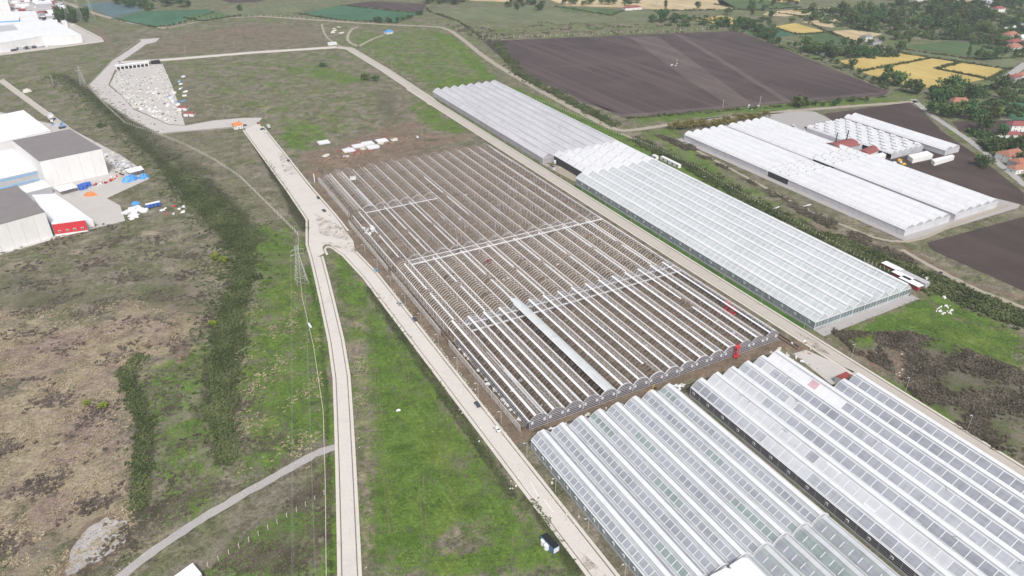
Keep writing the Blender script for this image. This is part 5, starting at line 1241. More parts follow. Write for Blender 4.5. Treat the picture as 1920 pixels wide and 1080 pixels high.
debris((848, 640), (985, 800), 44, ['mat_plastic_sheet', 'mat_white_metal', 'mat_rubble'], ('film_bundle', 'white bundle lying between the side rails and the near frame', 'film bundle', 'white bundles beside the near frame'), .7, 2.2, .6, [(849, 640), (858, 640), (990, 798), (980, 800)])
debris((700, 600), (1000, 990), 22, ['mat_rubble', 'mat_plastic_sheet'], ('litter', 'white litter on the grass between the two lanes', 'litter', 'litter on the grass between the lanes'), .25, .7, .3, [(880, 700), (1010, 960), (960, 960), (840, 740)])
x, y = G(747, 769); heap('litter_heap', 'white heap of litter alone on the green grass between the lanes', 'litter', x, y, 1.1, .8, .5, 'mat_plastic_sheet', 0, seed=21)
debris((1030, 860), (1090, 980), 16, ['mat_rubble'], ('stone', 'pale stone beside the greenhouse side wall', 'stone', 'stones beside the near greenhouse'), .5, 1.4, .6)
debris((1755, 572), (1785, 590), 30, ['mat_rubble', 'mat_plastic_sheet'], ('rubbish_pile', 'pale rubbish dumped on the grass right of the long greenhouse', 'rubbish', 'rubbish on the grass right of the long greenhouse'), .4, 1.3, .4)
debris((1690, 675), (1750, 695), 24, ['mat_rubble', 'mat_rubble', 'mat_dark'], ('stone', 'stone in the rubble beside the dark scrub', 'stone', 'stones beside the dark scrub'), .3, .9, .4)
debris((1660, 498), (1790, 560), 20, ['mat_white_metal', 'mat_rubble', 'mat_dark'], ('farm_clutter', 'small clutter around the red cabins', 'clutter', 'clutter around the red cabins'), .8, 2.4, 1)
debris((1640, 296), (1700, 316), 22, ['mat_rubble', 'mat_white_metal', 'mat_yellow'], ('farm_clutter', 'pale clutter on the nursery yard edge', 'clutter', 'clutter on the nursery yard edge'), 1.2, 4, 1.6)
debris((1485, 238), (1515, 252), 10, ['mat_dark', 'mat_galv'], ('farm_clutter', 'dark machinery beside the nursery house end', 'machinery', 'machinery beside the nursery house'), 2, 5, 2.6)
debris((20, 0), (125, 32), 46, ['mat_wall_white', 'mat_roof_white', 'mat_red_dark', 'mat_wall_grey'], ('yard_stock', 'pale stock on the far industrial yard', 'stock', 'stock on the far industrial yard'), 5, 16, 5)
debris((20, 88), (150, 102), 22, ['mat_dark', 'mat_wall_white', 'mat_wall_grey'], ('loading_container', 'container along the front of the huge far warehouse', 'container', 'containers along the far warehouse front'), 3, 8, 3.5, [(0, 92), (150, 76), (150, 83), (0, 101)])
debris((70, 30), (112, 40), 14, ['mat_dark', 'mat_car_dark', 'mat_wall_white'], ('parked_truck', 'dark vehicle parked by the far pine grove', 'truck', 'vehicles by the far pine grove'), 3, 7, 3)
debris((75, 210), (130, 245), 16, ['mat_galv', 'mat_car_blue', 'mat_white_metal', 'mat_dark'], ('metal_scrap', 'scrap beside the access road behind the ridged hall', 'scrap', 'scrap beside the access road'), 2, 6, 2, [(70, 205), (85, 205), (128, 238), (110, 242)])
debris((1390, 196), (1425, 206), 7, ['mat_white_metal', 'mat_rubble'], ('field_litter', 'white object beside the track below the plough field', 'litter', 'white objects below the plough field'), 1, 2.2, .8)
debris((1258, 116), (1272, 124), 4, ['mat_rubble', 'mat_white_metal'], ('stone', 'pale stone out on the ploughed field', 'stone', 'stones on the ploughed field'), 1, 2.2, .6)
debris((620, 330), (1440, 780), 40, ['mat_galv', 'mat_plastic_sheet', 'mat_timber', 'mat_rubble', 'mat_galv'], ('pipe_bundle', 'bundle of pipes or sheets lying on soil inside the bare frame', 'pipes', 'bundles on the soil inside the bare frame'), .5, 2.2, .4, [(640, 340), (880, 280), (1440, 640), (1000, 790)])
# fine rubble over the storage yard
def rubble(name, px, n, mat, smin, smax):
    P_ = GP(px); xs = [p[0] for p in P_]; ys = [p[1] for p in P_]; a = rng.uniform(min(xs), max(xs), n * 4); b_ = rng.uniform(min(ys), max(ys), n * 4); k_ = inpoly(P_, a, b_) & (np.sin(a * .11) + np.sin(b_ * .07 + 2 * np.sin(a * .05)) + rng.normal(0, .8, a.shape) > .1); a, b_ = a[k_][:n], b_[k_][:n]
    m_ = MB(); m_.obox((0, 0, .2), (.5, .38, .22), .3, 0, .6); V = np.array(m_.v); F = [np.array(m_.q)]; s = rng.uniform(smin, smax, len(a))
    W, Fo = tile(V, F, np.column_stack([a, b_, np.zeros(len(a))]), np.column_stack([s, s * rng.uniform(.5, 1.4, len(a)), s * .6]), rng.uniform(0, 6.28, len(a)))
    props(obj(name, npmesh(name, W, Fo, [mat])), kind='stuff')
YD = [(206, 158), (224, 124), (305, 122), (318, 150), (333, 190), (347, 234), (318, 232), (250, 203), (228, 178)]
rubble('rubble', YD, 900, 'mat_rubble', .8, 2.2); rubble('rubble', YD, 500, 'mat_dark', .5, 1.5); rubble('rubble', YD, 700, 'mat_wall_grey', .6, 2.4)
rubble('rubble', [(1000, 812), (1240, 740), (1440, 660), (1540, 700), (1500, 650), (1250, 735)], 260, 'mat_timber', .4, 1.3); rubble('rubble', [(590, 300), (760, 255), (800, 250), (640, 310)], 260, 'mat_timber', .8, 2.)
rubble('rubble', [(1640, 660), (1740, 665), (1760, 700), (1690, 715)], 260, 'mat_rubble', .3, 1.1); rubble('rubble', [(190, 283), (212, 290), (250, 312), (232, 330), (215, 322)], 300, 'mat_dark', .8, 2.2)
rubble('gravel', [(622, 480), (634, 700), (624, 830), (628, 1080), (634, 1080), (630, 830), (640, 700), (600, 480)], 500, 'mat_rubble', .15, .5)
rubble('gravel', [(664, 800), (682, 1080), (690, 1080), (674, 800), (630, 560), (622, 560)], 500, 'mat_rubble', .15, .5)
rubble('gravel', [(735, 540), (835, 662), (948, 810), (1000, 880), (1150, 1080), (1140, 1080), (990, 880), (930, 800), (820, 660), (725, 540)], 700, 'mat_rubble', .15, .6)
rubble('gravel', [(200, 1090), (330, 1003), (420, 947), (540, 880), (620, 843), (620, 838), (540, 874), (420, 940), (330, 996), (190, 1090)], 400, 'mat_rubble', .15, .5)
# vehicles
def car_master(col):
    t = thing('parked_car', 'x', 'car', (0, 0, -500))
    prof = [(-2.15, .35), (-2.2, .75), (-1.55, .92), (-1.0, 1.38), (.75, 1.42), (1.45, .95), (2.1, .85), (2.2, .4)]
    m_ = MB(); n = len(prof)
    for y in (-.85, .85): m_.v += [(x, y * (.82 if z > 1.2 else 1), z) for x, z in prof]
    for i in range(n): j = (i + 1) % n; m_.face((i, j, n + j, n + i))
    m_.face(tuple(reversed(range(n)))); m_.face(tuple(range(n, 2 * n))); m_.build('body', [col], t)
    w_ = MB(); w_.poly([(-1.5, -.75, .97), (-1.5, .75, .97), (-1.04, .66, 1.36), (-1.04, -.66, 1.36)]); w_.poly([(.82, -.66, 1.4), (.82, .66, 1.4), (1.42, .75, 1.0), (1.42, -.75, 1.0)])
    for v in range(len(w_.v)): x, y, z = w_.v[v]; w_.v[v] = (x + (.03 if x > 0 else -.03), y, z + .03)
    w_.box(-.95, .7, -.80, -.765, .95, 1.3); w_.box(-.95, .7, .765, .80, .95, 1.3); w_.build('window', ['mat_glass_dark'], t)
    for x in (-1.35, 1.35):
        for y in (-.95, .72): q = MB(); q.cyl((x, y, .33), .33, .23, 10, axis='y'); q.build('wheel', ['mat_rubber'], t)
    for y in (-.6, .6): q = MB(); q.box(2.16, 2.24, y - .18, y + .18, .6, .75); q.build('headlight', ['mat_white_metal'], t)
    bpy.context.view_layer.update(); register(t); return t
CARS = {c: car_master('mat_car_' + c) for c in ('white', 'dark', 'blue', 'silver', 'red')}
used = set()
def put_car(px, col, rz, label, group=None):
    x, y = G(*px)
    if col in used: return copy_thing(CARS[col], (x, y, .04), rz, label, group)
    used.add(col); t = CARS[col]; t.location = (x, y, .04); t.rotation_euler = (0, 0, rz); t['label'] = label
    if group: t['group'] = group
    return t
q = math.pi / 2
for px, col, rz, lb in [((597, 372), 'dark', q, 'dark car on the junction kerb, farthest of the parked group'), ((607.5, 396), 'dark', q + .2, 'black car just above the two white cars at the junction'), ((617, 405), 'white', q - .3, 'upper white car parked at the junction kerb'),
                        ((627, 420), 'white', q - .3, 'lower white car parked at the junction beside the earth track'), ((706, 508), 'blue', q, 'blue-grey car at the kerb where the frame side begins'), ((749, 571), 'silver', q + .1, 'silver car standing on the lane beside the middle of the frame'),
                        ((778, 600), 'dark', q, 'dark car at the kerb just past the silver one'), ((895, 760), 'dark', q, 'dark blue car parked on the lane beside the near frame'), ((932, 806), 'white', q, 'white car parked on the lane closest to the camera'),
                        ((484, 232), 'red', q, 'red car on the wide road below the gatehouse'), ((492, 243), 'dark', .3, 'dark car in the middle of the wide road near the gatehouse'), ((498, 249), 'white', .2, 'white car on the wide road below the gatehouse'),
                        ((541, 302), 'dark', q, 'dark car on the kerb of the wide road before the earth works'), ((459, 236), 'dark', 0, 'black car beside the gatehouse'), ((166, 416), 'white', .2, 'white car beside the red workshop wall')]:
    put_car(px, col, rz, lb)
x, y = G(504, 240); t = thing('box_truck', 'pale box truck parked on the verge near the gatehouse', 'truck', (x, y, 0), q); m_ = MB(); m_.box(-3.5, 2, -1.2, 1.2, .9, 3.3); m_.build('cargo_box', ['mat_galv'], t); m_ = MB(); m_.box(2.1, 3.8, -1.1, 1.1, .6, 2.5); m_.build('cab', ['mat_white_metal'], t)
for dx in (-2.4, 2.9): m_ = MB(); m_.cyl((dx, -1.25, .5), .5, 2.5, 10, axis='y'); m_.build('wheel', ['mat_rubber'], t)
# blue container with dishes
x, y = G(1031, 1024); t = thing('container', 'blue box container with black roof on the grass beside the lane', 'container', (x, y, 0), q + .12)
m_ = MB(); m_.box(-3.9, 3.9, -1.5, 1.5, .2, 3.0); m_.build('body', ['mat_container_blue'], t); m_ = MB(); m_.box(-3.8, 3.8, -1.4, 1.4, 3.02, 3.12); m_.build('roof', ['mat_black'], t)
m_ = MB(); m_.box(-3.98, -3.9, -1.2, 1.2, .5, 2.7); m_.build('door', ['mat_white_metal'], t)
for px, lb in (((1019, 1020), 'upper white water tank standing left of the blue container'), ((1025, 1028), 'lower white water tank standing left of the blue container')):
    a, b_ = G(*px); tank(a, b_, 1.15, 2.2, 'mat_white_metal', lb)
# lifting machines
def lift(px, lb, col, h, rz=0., s=1.):
    x, y = G(*px); t = thing('lift_platform', lb, 'lift', (x, y, 0), rz)
    m_ = MB(); m_.box(-1.5 * s, 1.5 * s, -.9 * s, .9 * s, .4, 1.3); m_.build('chassis', [col], t)
    for dx in (-1, 1):
        for dy in (-1, 1): q_ = MB(); q_.cyl((dx * s, dy * .9 * s - .15, .4), .42, .3, 10, axis='y'); q_.build('wheel', ['mat_rubber'], t)
    m_ = MB()
    n = 4
    for j in range(n):
        z0, z1 = 1.3 + (h - 1.3) * j / n, 1.3 + (h - 1.3) * (j + 1) / n
        for yy in (-.7, .7): m_.bar((-1.2 * s, yy, z0), (1.2 * s, yy, z1), .12); m_.bar((1.2 * s, yy, z0), (-1.2 * s, yy, z1), .12)
    m_.build('scissor_arm', [col], t); m_ = MB(); m_.box(-1.6 * s, 1.6 * s, -.95, .95, h, h + .15); m_.build('deck', [col], t)
    m_ = MB()
    for zz_ in (.5, 1.0): 
        for a, c in (((-1.6, -.95), (1.6, -.95)), ((1.6, -.95), (1.6, .95)), ((1.6, .95), (-1.6, .95)), ((-1.6, .95), (-1.6, -.95))): m_.bar((a[0] * s, a[1], h + zz_), (c[0] * s, c[1], h + zz_), .05)
    m_.build('railing', [col], t); return t
lift((1380, 670), 'tall red scissor lift standing against the front gables', 'mat_red', 6.5, .3)
lift((1362, 583), 'red scissor lift half hidden inside the frame, upper one', 'mat_red', 5.5, q, 1.2)
lift((1372, 590), 'red scissor lift half hidden inside the frame, lower one', 'mat_red', 4.5, q, 1.2)
lift((917, 494), 'small dark red lift inside the middle section of the frame', 'mat_red_dark', 2.6, .3, .8)
x, y = G(1221, 738); t = thing('excavator', 'small yellow excavator on the earth strip between frame and near greenhouse', 'excavator', (x, y, 0), .4)
m_ = MB(); m_.box(-1.6, 1.6, -1.2, -.7, 0, .8); m_.box(-1.6, 1.6, .7, 1.2, 0, .8); m_.build('track', ['mat_rubber'], t); m_ = MB(); m_.box(-1.7, 1.2, -1.1, 1.1, .85, 1.7); m_.build('body', ['mat_yellow'], t)
m_ = MB(); m_.box(0, 1.2, -1, 0, 1.72, 2.7); m_.build('cab', ['mat_glass_dark'], t); m_ = MB(); m_.bar((1.2, .4, 1.3), (3.2, .4, 3.2), .2); m_.bar((3.2, .4, 3.2), (4.4, .4, 1.0), .16); m_.build('boom', ['mat_yellow'], t); m_ = MB(); m_.box(4.1, 4.9, 0, .8, .2, 1); m_.build('bucket', ['mat_dark'], t)
x, y = G(664, 352); t = thing('film_roll_stack', 'white rolls of film piled on the far left bays of the frame', 'film rolls', (x, y, 7.6), 1.3)
for j in range(4): m_ = MB(); m_.cyl((-3, j * 1.1 - 1.6, .5), .5, 6, 8, axis='x'); m_.build('roll', ['mat_plastic_sheet'], t)
# things at the end of the lilac greenhouse
x, y = G(1030, 302); t = thing('site_cabin', 'dark red cabin under the end gable of the lilac greenhouse', 'cabin', (x, y, 0)); m_ = MB(); m_.box(-4, 4, -2, 2, 0, 2.8); m_.build('wall', ['mat_red_dark'], t); m_ = MB(); m_.box(-4.3, 4.3, -2.3, 2.3, 2.82, 3); m_.build('roof', ['mat_maroon'], t)
x, y = G(1035, 317); t = thing('container', 'grey green container beside the lane below the lilac greenhouse', 'container', (x, y, 0), q); m_ = MB(); m_.box(-3.2, 3.2, -1.3, 1.3, .1, 2.7); m_.build('body', ['mat_galv'], t); m_ = MB(); m_.box(-3.1, 3.1, -1.2, 1.2, 2.72, 2.8); m_.build('roof', ['mat_dark'], t)
x, y = G(1068, 309); tank(x, y, 2.2, 3.4, 'mat_tarp_blue', 'blue round tank between the lilac greenhouse and the packing hall')
x, y = G(1041, 306); tank(x, y, 1.3, 2.6, 'mat_white_metal', 'white tank left of the blue one near the packing hall')
# white awnings at bottom edge
for px, z, lb in (([(1333, 1078), (1360, 1064), (1384, 1070), (1394, 1084), (1350, 1110), (1300, 1110)], 10.4, 'left white hood over the greenhouse corner at the bottom edge'), ([(1368, 1060), (1390, 1046), (1402, 1047), (1450, 1095), (1400, 1115)], 10.6, 'right white hood over the greenhouse corner at the bottom edge')):
    t = thing('rooftop_hood', lb, 'hood'); P = GP(px, z); m_ = MB(); m_.prism(P, 8.6, z); m_.build('hood', ['mat_roof_white'], t); m_ = MB(); cx = sum(p[0] for p in P) / len(P); cy = sum(p[1] for p in P) / len(P); m_.prism([(cx + (p[0] - cx) * .9, cy + (p[1] - cy) * .9) for p in P], z, z + .3); m_.build('cap', ['mat_roof_white'], t)
t = thing('shed', 'white roofed building cut off by the bottom left edge', 'shed'); block(t, [(361, 1056), (378, 1076), (340, 1110), (300, 1100)], 4, 'mat_wall_white', 'mat_roof_white', .2)
# fences, posts, lamps, pylons
def fence(label, pts, step, h=2.0, r=.13, rails=True, mat='mat_concrete_post', lean=.05, nm='fence'):
    t = thing(nm, label, 'fence', (pts[0][0], pts[0][1], 0)); P = resample(pts, step); ox, oy = pts[0]; r *= .75
    m_ = MB(); m_.box(-r, r, -r, r, 0, h); m_.bar((0, 0, h - .05), (.32, 0, h + .35), r * .8, 4); me = m_.mesh('post', mat)
    for p in P: o = obj('post', me, t, (p[0] - ox, p[1] - oy, 0)); o.rotation_euler = (random.uniform(-lean, lean), random.uniform(-lean, lean), random.uniform(0, .4))
    if rails:
        w_ = MB()
        for z in (.5, 1.1, 1.7): w_.tube([(p[0] - ox, p[1] - oy, z) for p in P], .02, 3)
        props(w_.build('wire', ['mat_galv'], t), kind='stuff')
    return t
fence('concrete post fence curving down the brown slope from the storage yard to the junction', GP([(300, 254), (345, 272), (400, 300), (450, 333), (500, 382), (540, 422), (558, 440)]), 3.0, 2.4, .2)
fence('row of leaning concrete posts across the scrub at the bottom left', GP([(370, 1075), (430, 1040), (520, 982), (608, 928)]), 3.9, 2.2, .14, False)
fence('concrete post fence behind the long greenhouse on its bright grass strip', GP([(1190, 262), (1310, 318), (1400, 372), (1500, 424), (1620, 490), (1680, 520)]), 3.0, 2.2, .16)
fence('wire fence with concrete posts behind the lilac greenhouse', GP([(935, 165), (1040, 200), (1165, 255)]), 4.0, 2.2, .14)
fence('post fence along the top edge of the big ploughed field', GP([(905, 73), (1100, 66), (1370, 54)]), 9, 3, .3, False)
fence('post fence around the left of the loop road', GP([(165, 163), (195, 195), (235, 232), (300, 254)]), 4, 2.2, .16)
fence('post fence beside the curved far track', GP([(312, 50), (400, 33), (500, 30), (700, 44)]), 9, 2.6, .25, False)
t = thing('boundary_wall', 'thin white concrete wall line running down beside the narrow lane to the bottom edge', 'wall')
P = resample(GP([(559, 440), (560, 480), (566, 555), (588, 650), (606, 770), (610, 900), (612, 1085)]), 2.0); m_ = MB(); wallribbon(m_, P, -.1, .1, 0, .5); m_.build('wall', ['mat_concrete_post'], t)
def lamp(p, lb, h=9, dx=1.2):
    t = thing('street_lamp', lb, 'street lamp', (p[0], p[1], 0), 0, 'street lamps along the lanes'); m_ = MB(); m_.bar((0, 0, 0), (0, 0, h), .09, 5); m_.build('pole', ['mat_pole'], t); m_ = MB(); m_.bar((0, 0, h - .1), (dx, 0, h + .3), .05, 4); m_.box(dx - .1, dx + .7 if dx > 0 else dx - .7, -.15, .15, h + .2, h + .34) if dx > 0 else m_.box(dx - .7, dx + .1, -.15, .15, h + .2, h + .34); m_.build('lamp_head', ['mat_white_metal'], t); return t
for j, Y in enumerate(np.arange(100, 760, 32)):
    lamp((306.4, Y), 'slim grey street lamp on the right kerb of the long straight lane', dx=-1.2)
for j, Y in enumerate(np.arange(140, 440, 24)):
    lamp((121.8, Y), 'slim grey street lamp on the lane kerb beside the frame', 8, dx=-1.2)
for px in ((700, 110), (755, 150), (735, 128), (440, 90), (348, 100), (233, 108), (421, 213), (500, 222)): lamp(G(*px), 'slim grey street lamp beside the northern loop road', 9)
def pylon(p, h, lb, w0=3.2, rz=0.):
    t = thing('lattice_pylon', lb, 'pylon', (p[0], p[1], 0), rz); m_ = MB(); lv = 9
    def cn(z): s_ = w0 * (1 - .82 * min(1, z / (h * .8))) + .25; return [(-s_, -s_), (s_, -s_), (s_, s_), (-s_, s_)]
    zs = [h * i / lv for i in range(lv + 1)]
    for a, b_ in zip(zs[:-1], zs[1:]):
        A1, B1 = cn(a), cn(b_)
        for i in range(4):
            j = (i + 1) % 4
            m_.bar((*A1[i], a), (*B1[i], b_), .11, 3); m_.bar((*A1[i], a), (*B1[j], b_), .06, 3); m_.bar((*A1[j], a), (*B1[i], b_), .06, 3); m_.bar((*B1[i], b_), (*B1[j], b_), .06, 3)
    m_.build('tower', ['mat_pole'], t)
    for z in (h * .78, h * .9):
        c = MB()
        for s_ in (-1, 1): c.bar((0, 0, z + .8), (s_ * 4, 0, z), .08, 3); c.bar((0, 0, z), (s_ * 4, 0, z), .08, 3); c.bar((s_ * 3.9, 0, z), (s_ * 3.9, 0, z - 1.2), .08, 4)
        c.build('cross_arm', ['mat_pole'], t)
    return t
pylon(G(566, 530), 25, 'lattice power pylon standing on the green strip beside the narrow lane')
pylon(G(156, 160), 22, 'lattice pylon at the corner of the loop road', 3.)
for px, lb in (((130, 42), 'left of the three far pylons in front of the pine grove'), ((152, 40), 'middle of the three far pylons in front of the pine grove'), ((175, 38), 'right of the three far pylons in front of the pine grove')): pylon(G(*px), 34, lb, 4)
pylon(G(1228 + 3, 12), 30, 'far lattice pylon standing before the tall tree by the wheat', 4)
wr = MB(); a = G(566, 530)
for dx, z in ((-3.9, 18.3), (3.9, 18.3), (-3.9, 21.3), (3.9, 21.3)):
    p0 = Vector((a[0] + dx, a[1], z)); p1 = Vector((a[0] + dx - 150, a[1] - 600, z))
    pts = [tuple(p0.lerp(p1, t_) - Vector((0, 0, 30 * t_ * (1 - t_)))) for t_ in np.linspace(0, 1, 26)]; wr.tube(pts, .018, 3)
t = thing('power_line', 'thin power wires running from the pylon down to the bottom edge', 'power line'); props(wr.build('wire', ['mat_galv'], t), kind='stuff')
for px, h in (((100, 160), 12), ((1268, 124), 9), ((1355, 203), 9), ((1424, 198), 10)):
    t = thing('utility_pole', {100: 'white pole beside the left access road', 1268: 'pole standing alone in the middle of the ploughed field', 1355: 'pole at the lower edge of the ploughed field, left one', 1424: 'pole at the lower edge of the ploughed field, right one'}[px[0]], 'pole', (*G(*px), 0)); m_ = MB(); m_.bar((0, 0, 0), (0, 0, h), .22, 6); m_.build('pole', ['mat_pole'], t); m_ = MB(); m_.bar((-1.2, 0, h - .6), (1.2, 0, h - .6), .12, 4); m_.build('cross_arm', ['mat_pole'], t)
# ------------------------------------------------------------------ trees, one by one
def leafcloud(nclump, per, seed, rx=.5, rz=.5, cz=.6, size=.07, hollow=.35, lobes=5):
    """many small leaf faces spread through an uneven crown of about unit width"""
    r = np.random.default_rng(seed)
    lob = [(r.normal(0, rx * .38), r.normal(0, rx * .38), cz + r.uniform(-.6, .7) * rz * .6, r.uniform(.45, .75)) for _ in range(lobes)]
    C_ = []
    while len(C_) < nclump:
        l = lob[r.integers(0, lobes)]; d = r.normal(size=3); d /= np.linalg.norm(d); q = r.uniform(hollow, 1) ** .5 * l[3]
        C_.append((l[0] + d[0] * q * rx, l[1] + d[1] * q * rx, l[2] + d[2] * q * rz))
    C_ = np.array(C_); n = nclump * per
    c = np.repeat(C_, per, 0) + r.normal(0, size * .8, (n, 3))
    nrm = r.normal(size=(n, 3)); nrm[:, 2] = np.abs(nrm[:, 2]) + .35; nrm /= np.linalg.norm(nrm, axis=1)[:, None]
    u = np.cross(nrm, r.normal(size=(n, 3))); u /= np.linalg.norm(u, axis=1)[:, None]; v = np.cross(nrm, u)
    s = (size * r.uniform(.6, 1.4, n))[:, None]
    V = np.stack([c - u * s, c - v * s * .7, c + u * s, c + v * s * .7], 1).reshape(-1, 3)
    F = np.arange(n * 4).reshape(n, 4); return V, F
def trunk_mesh(h, r, seed):
    rr_ = random.Random(seed); m_ = MB(); m_.cyl((0, 0, -.02), r, h, 6, r2=r * .55)
    for i in range(4):
        a = i * 1.6 + rr_.random(); m_.bar((0, 0, h * .75), (math.cos(a) * .25, math.sin(a) * .25, h + .25), r * .4, 4)
    return m_.mesh('trunk', 'mat_bark')
crowns = []
for i, (rx, rz, cz) in enumerate(((.62, .5, .62), (.6, .58, .68), (.66, .42, .55), (.5, .7, .8), (.62, .5, .6))):
    V, F = leafcloud(70, 9, 100 + i, rx, rz, cz, .078, lobes=7); crowns.append((V, F))
tall = leafcloud(60, 9, 200, .26, .95, 1.15, .07, lobes=6)
def crown_mesh(k, mat): V, F = (tall if k == 'tall' else crowns[k]); return npmesh('crown', V, [F], [mat])
CM = {(k, m_): crown_mesh(k, m_) for k in (0, 1, 2, 3, 4, 'tall') for m_ in ('mat_leaf_tree', 'mat_leaf_light')}
CM[(0, 'y')] = crown_mesh(0, 'mat_leaf_yellow'); CM[(2, 'y')] = crown_mesh(2, 'mat_leaf_yellow'); CM[(1, 'l')] = crown_mesh(1, 'mat_leaf_lime')
TM = [trunk_mesh(.45, .035, i) for i in range(3)]
tr_ = random.Random(3)
def tree(px, wid, label, group=None, k=None, mat=None, nm='tree', hs_=1., xy=None):
    x, y = xy or G(*px); wid *= .72; k = tr_.randrange(5) if k is None else k
    mat = mat or ('mat_leaf_light' if tr_.random() < .22 else 'mat_leaf_tree')
    t = thing(nm, label, 'tree' if nm != 'bush' else 'bush', (x, y, 0), tr_.uniform(0, 6), group); t.scale = (wid, wid, wid * hs_)
    obj('crown', CM[(k, mat)], t); obj('trunk', TM[tr_.randrange(3)], t); return t
def trees(pxs, wid, label, group, **kw):
    pxs = sorted(pxs); names = ['leftmost', 'second from left', 'third from left', 'fourth from left', 'fifth from left', 'sixth from left', 'seventh from left', 'eighth from left', 'ninth from left', 'tenth from left', 'eleventh from left', 'twelfth from left', 'thirteenth from left']
    for i, p in enumerate(pxs):
        lb = label + ', ' + (names[i] if len(pxs) <= 13 else ('left part', 'middle part', 'right part')[3 * i // len(pxs)])
        tree(p, wid * tr_.uniform(.7, 1.3), lb, group, **kw)
def along(px, n, jx=4, jy=2):
    P = resample(px, 1); out = []
    for i in range(n):
        a = P[int((len(P) - 1) * i / max(1, n - 1))]; out.append((a[0] + tr_.uniform(-jx, jx), a[1] + tr_.uniform(-jy, jy)))
    return out
def inside(px, n):
    xs = [p[0] for p in px]; ys = [p[1] for p in px]; out = []
    while len(out) < n:
        a, b_ = tr_.uniform(min(xs), max(xs)), tr_.uniform(min(ys), max(ys))
        if inpoly(px, np.array([a]), np.array([b_]))[0]: out.append((a, b_))
    return out
trees(inside([(1510, 25), (1600, 22), (1700, 10), (1820, 20), (1900, 45), (1870, 60), (1790, 55), (1700, 60), (1600, 52), (1520, 32)], 60), 17, 'round dark green tree in the far wood behind the wheat fields', 'trees of the far wood')
trees(inside([(1640, -6), (1925, -6), (1925, 30), (1800, 16), (1660, 14)], 24), 18, 'hazy tree in the scattered wood at the top right', 'trees at the top right')
trees(along([(1600, 45), (1625, 55)], 3, 8, 3), 24, 'big round tree at the near corner of the far wood', 'big trees at the near corner of the wood', k=0)
trees(inside([(1740, 55), (1870, 50), (1880, 70), (1760, 75)], 13), 17, 'dark tree in the belt between brown and green fields', 'trees in the belt between the fields')
trees(inside([(1660, 66), (1925, 76), (1925, 112), (1900, 100), (1780, 74), (1690, 82)], 15), 13, 'mid green field tree between the far plots and village', 'field trees between plots and village', mat='mat_leaf_light')
trees(inside([(1340, 8), (1500, 4), (1560, 40), (1420, 44)], 12), 13, 'scattered hedge tree among the far wheat strips', 'hedge trees among the far wheat strips')
trees(inside([(1870, 40), (1925, 40), (1925, 105), (1880, 110)], 12), 15, 'garden tree between the stacked village houses', 'garden trees of the village')
trees(along([(1508, 95), (1600, 108), (1680, 100)], 13), 14, 'dark tree along the top of the near wheat field', 'trees along the top of the near wheat field')
trees(along([(1510, 92), (1545, 105), (1560, 112)], 6, 5, 4), 17, 'tree in the clump at the farm building by the plough field corner', 'trees at the plough field farm')
trees(along([(1560, 88), (1605, 88), (1650, 82)], 6), 13, 'tree in the broken row left of the middle farmhouse', 'trees left of the middle farmhouse')
trees(along([(1660, 150), (1690, 165), (1720, 175)], 7, 6, 5), 17, 'dark tree in the row below the yellow field corner', 'trees below the yellow field corner')
trees(inside([(1745, 168), (1870, 165), (1885, 195), (1830, 195), (1750, 190)], 15), 17, 'tall dark tree behind the lone white house', 'trees behind the lone white house')
trees(along([(1745, 212), (1800, 222), (1890, 220)], 10, 5, 3), 17, 'tree in front of the lone white house', 'trees in front of the lone white house')
trees(inside([(1815, 245), (1870, 252), (1925, 285), (1925, 330), (1890, 290), (1850, 285)], 12), 13, 'garden tree beside the village lane', 'garden trees beside the village lane')
trees(inside([(1400, 45), (1470, 100), (1500, 98), (1430, 60)], 5), 12, 'tree at the plough field corner hedge', 'trees at the plough field corner')
trees(along([(1385, 48), (1480, 88), (1540, 108), (1660, 165)], 22, 3, 2), 8, 'low bush on the verge along the big ploughed field', 'bushes along the ploughed field', nm='bush')
trees(along([(1220, 45), (1235, 42), (1280, 38)], 6, 7, 4), 17, 'tree in the clump above the ploughed field', 'trees above the ploughed field')
trees(along([(1340, 48), (1390, 50), (1400, 58)], 6, 6, 3), 15, 'tree at the far corner of the ploughed field', 'trees at the far corner of the ploughed field')
trees(along([(1060, 8), (1120, 8), (1200, 5), (1180, 10)], 11, 4, 2), 15, 'tree in the far row behind the pink roofed barn', 'trees in the far row behind the barn')
tree((1247, 22), 17, 'very tall tree standing beside the far pylon', k='tall', mat='mat_leaf_tree', hs_=1.1)
for px, w_, lb in (((1070, 9), 14, 'single tree left of the far tree row'), ((1309, 17), 14, 'lone round tree in front of the tan stubble'), ((1363, 28), 15, 'lone tree at the corner between stubble and green strip'), ((1409, 19), 12, 'lone tree on the far green field edge'), ((1450, 11), 15, 'lone dark tree at the left end of the far hedge'),
                   ((1657, 159), 15, 'tree standing alone before the tree row at yellow field corner'), ((1595, 128), 13, 'small olive tree at the left corner of the yellow field'), ((1842, 245), 19, 'large dark tree over the village lane bend'), ((1840, 312), 14, 'dark bush tree alone on the ploughed triangle'),
                   ((1494, 201), 17, 'yellowish round tree beside the road above the nursery'), ((1505, 200), 12, 'dark small tree right of the yellowish round one'), ((1831, 225), 15, 'dark tree right of the orchard row'), ((310, 12), 22, 'pair tree left in the far hedge beside the teal field'), ((341, 14), 26, 'tall spreading tree at the right end of the blue green field'),
                   ((450, 20), 14, 'small tree at the right corner of the far green field')):
    tree(px, w_, lb)
for px, lb in (((1813, 112), 'tall poplar at the left of the group beyond the yellow field'), ((1835, 113), 'second tall poplar beyond the yellow field'), ((1912, 20), 'tall poplar at the top right corner')): tree(px, 13, lb, k='tall', mat='mat_leaf_light')
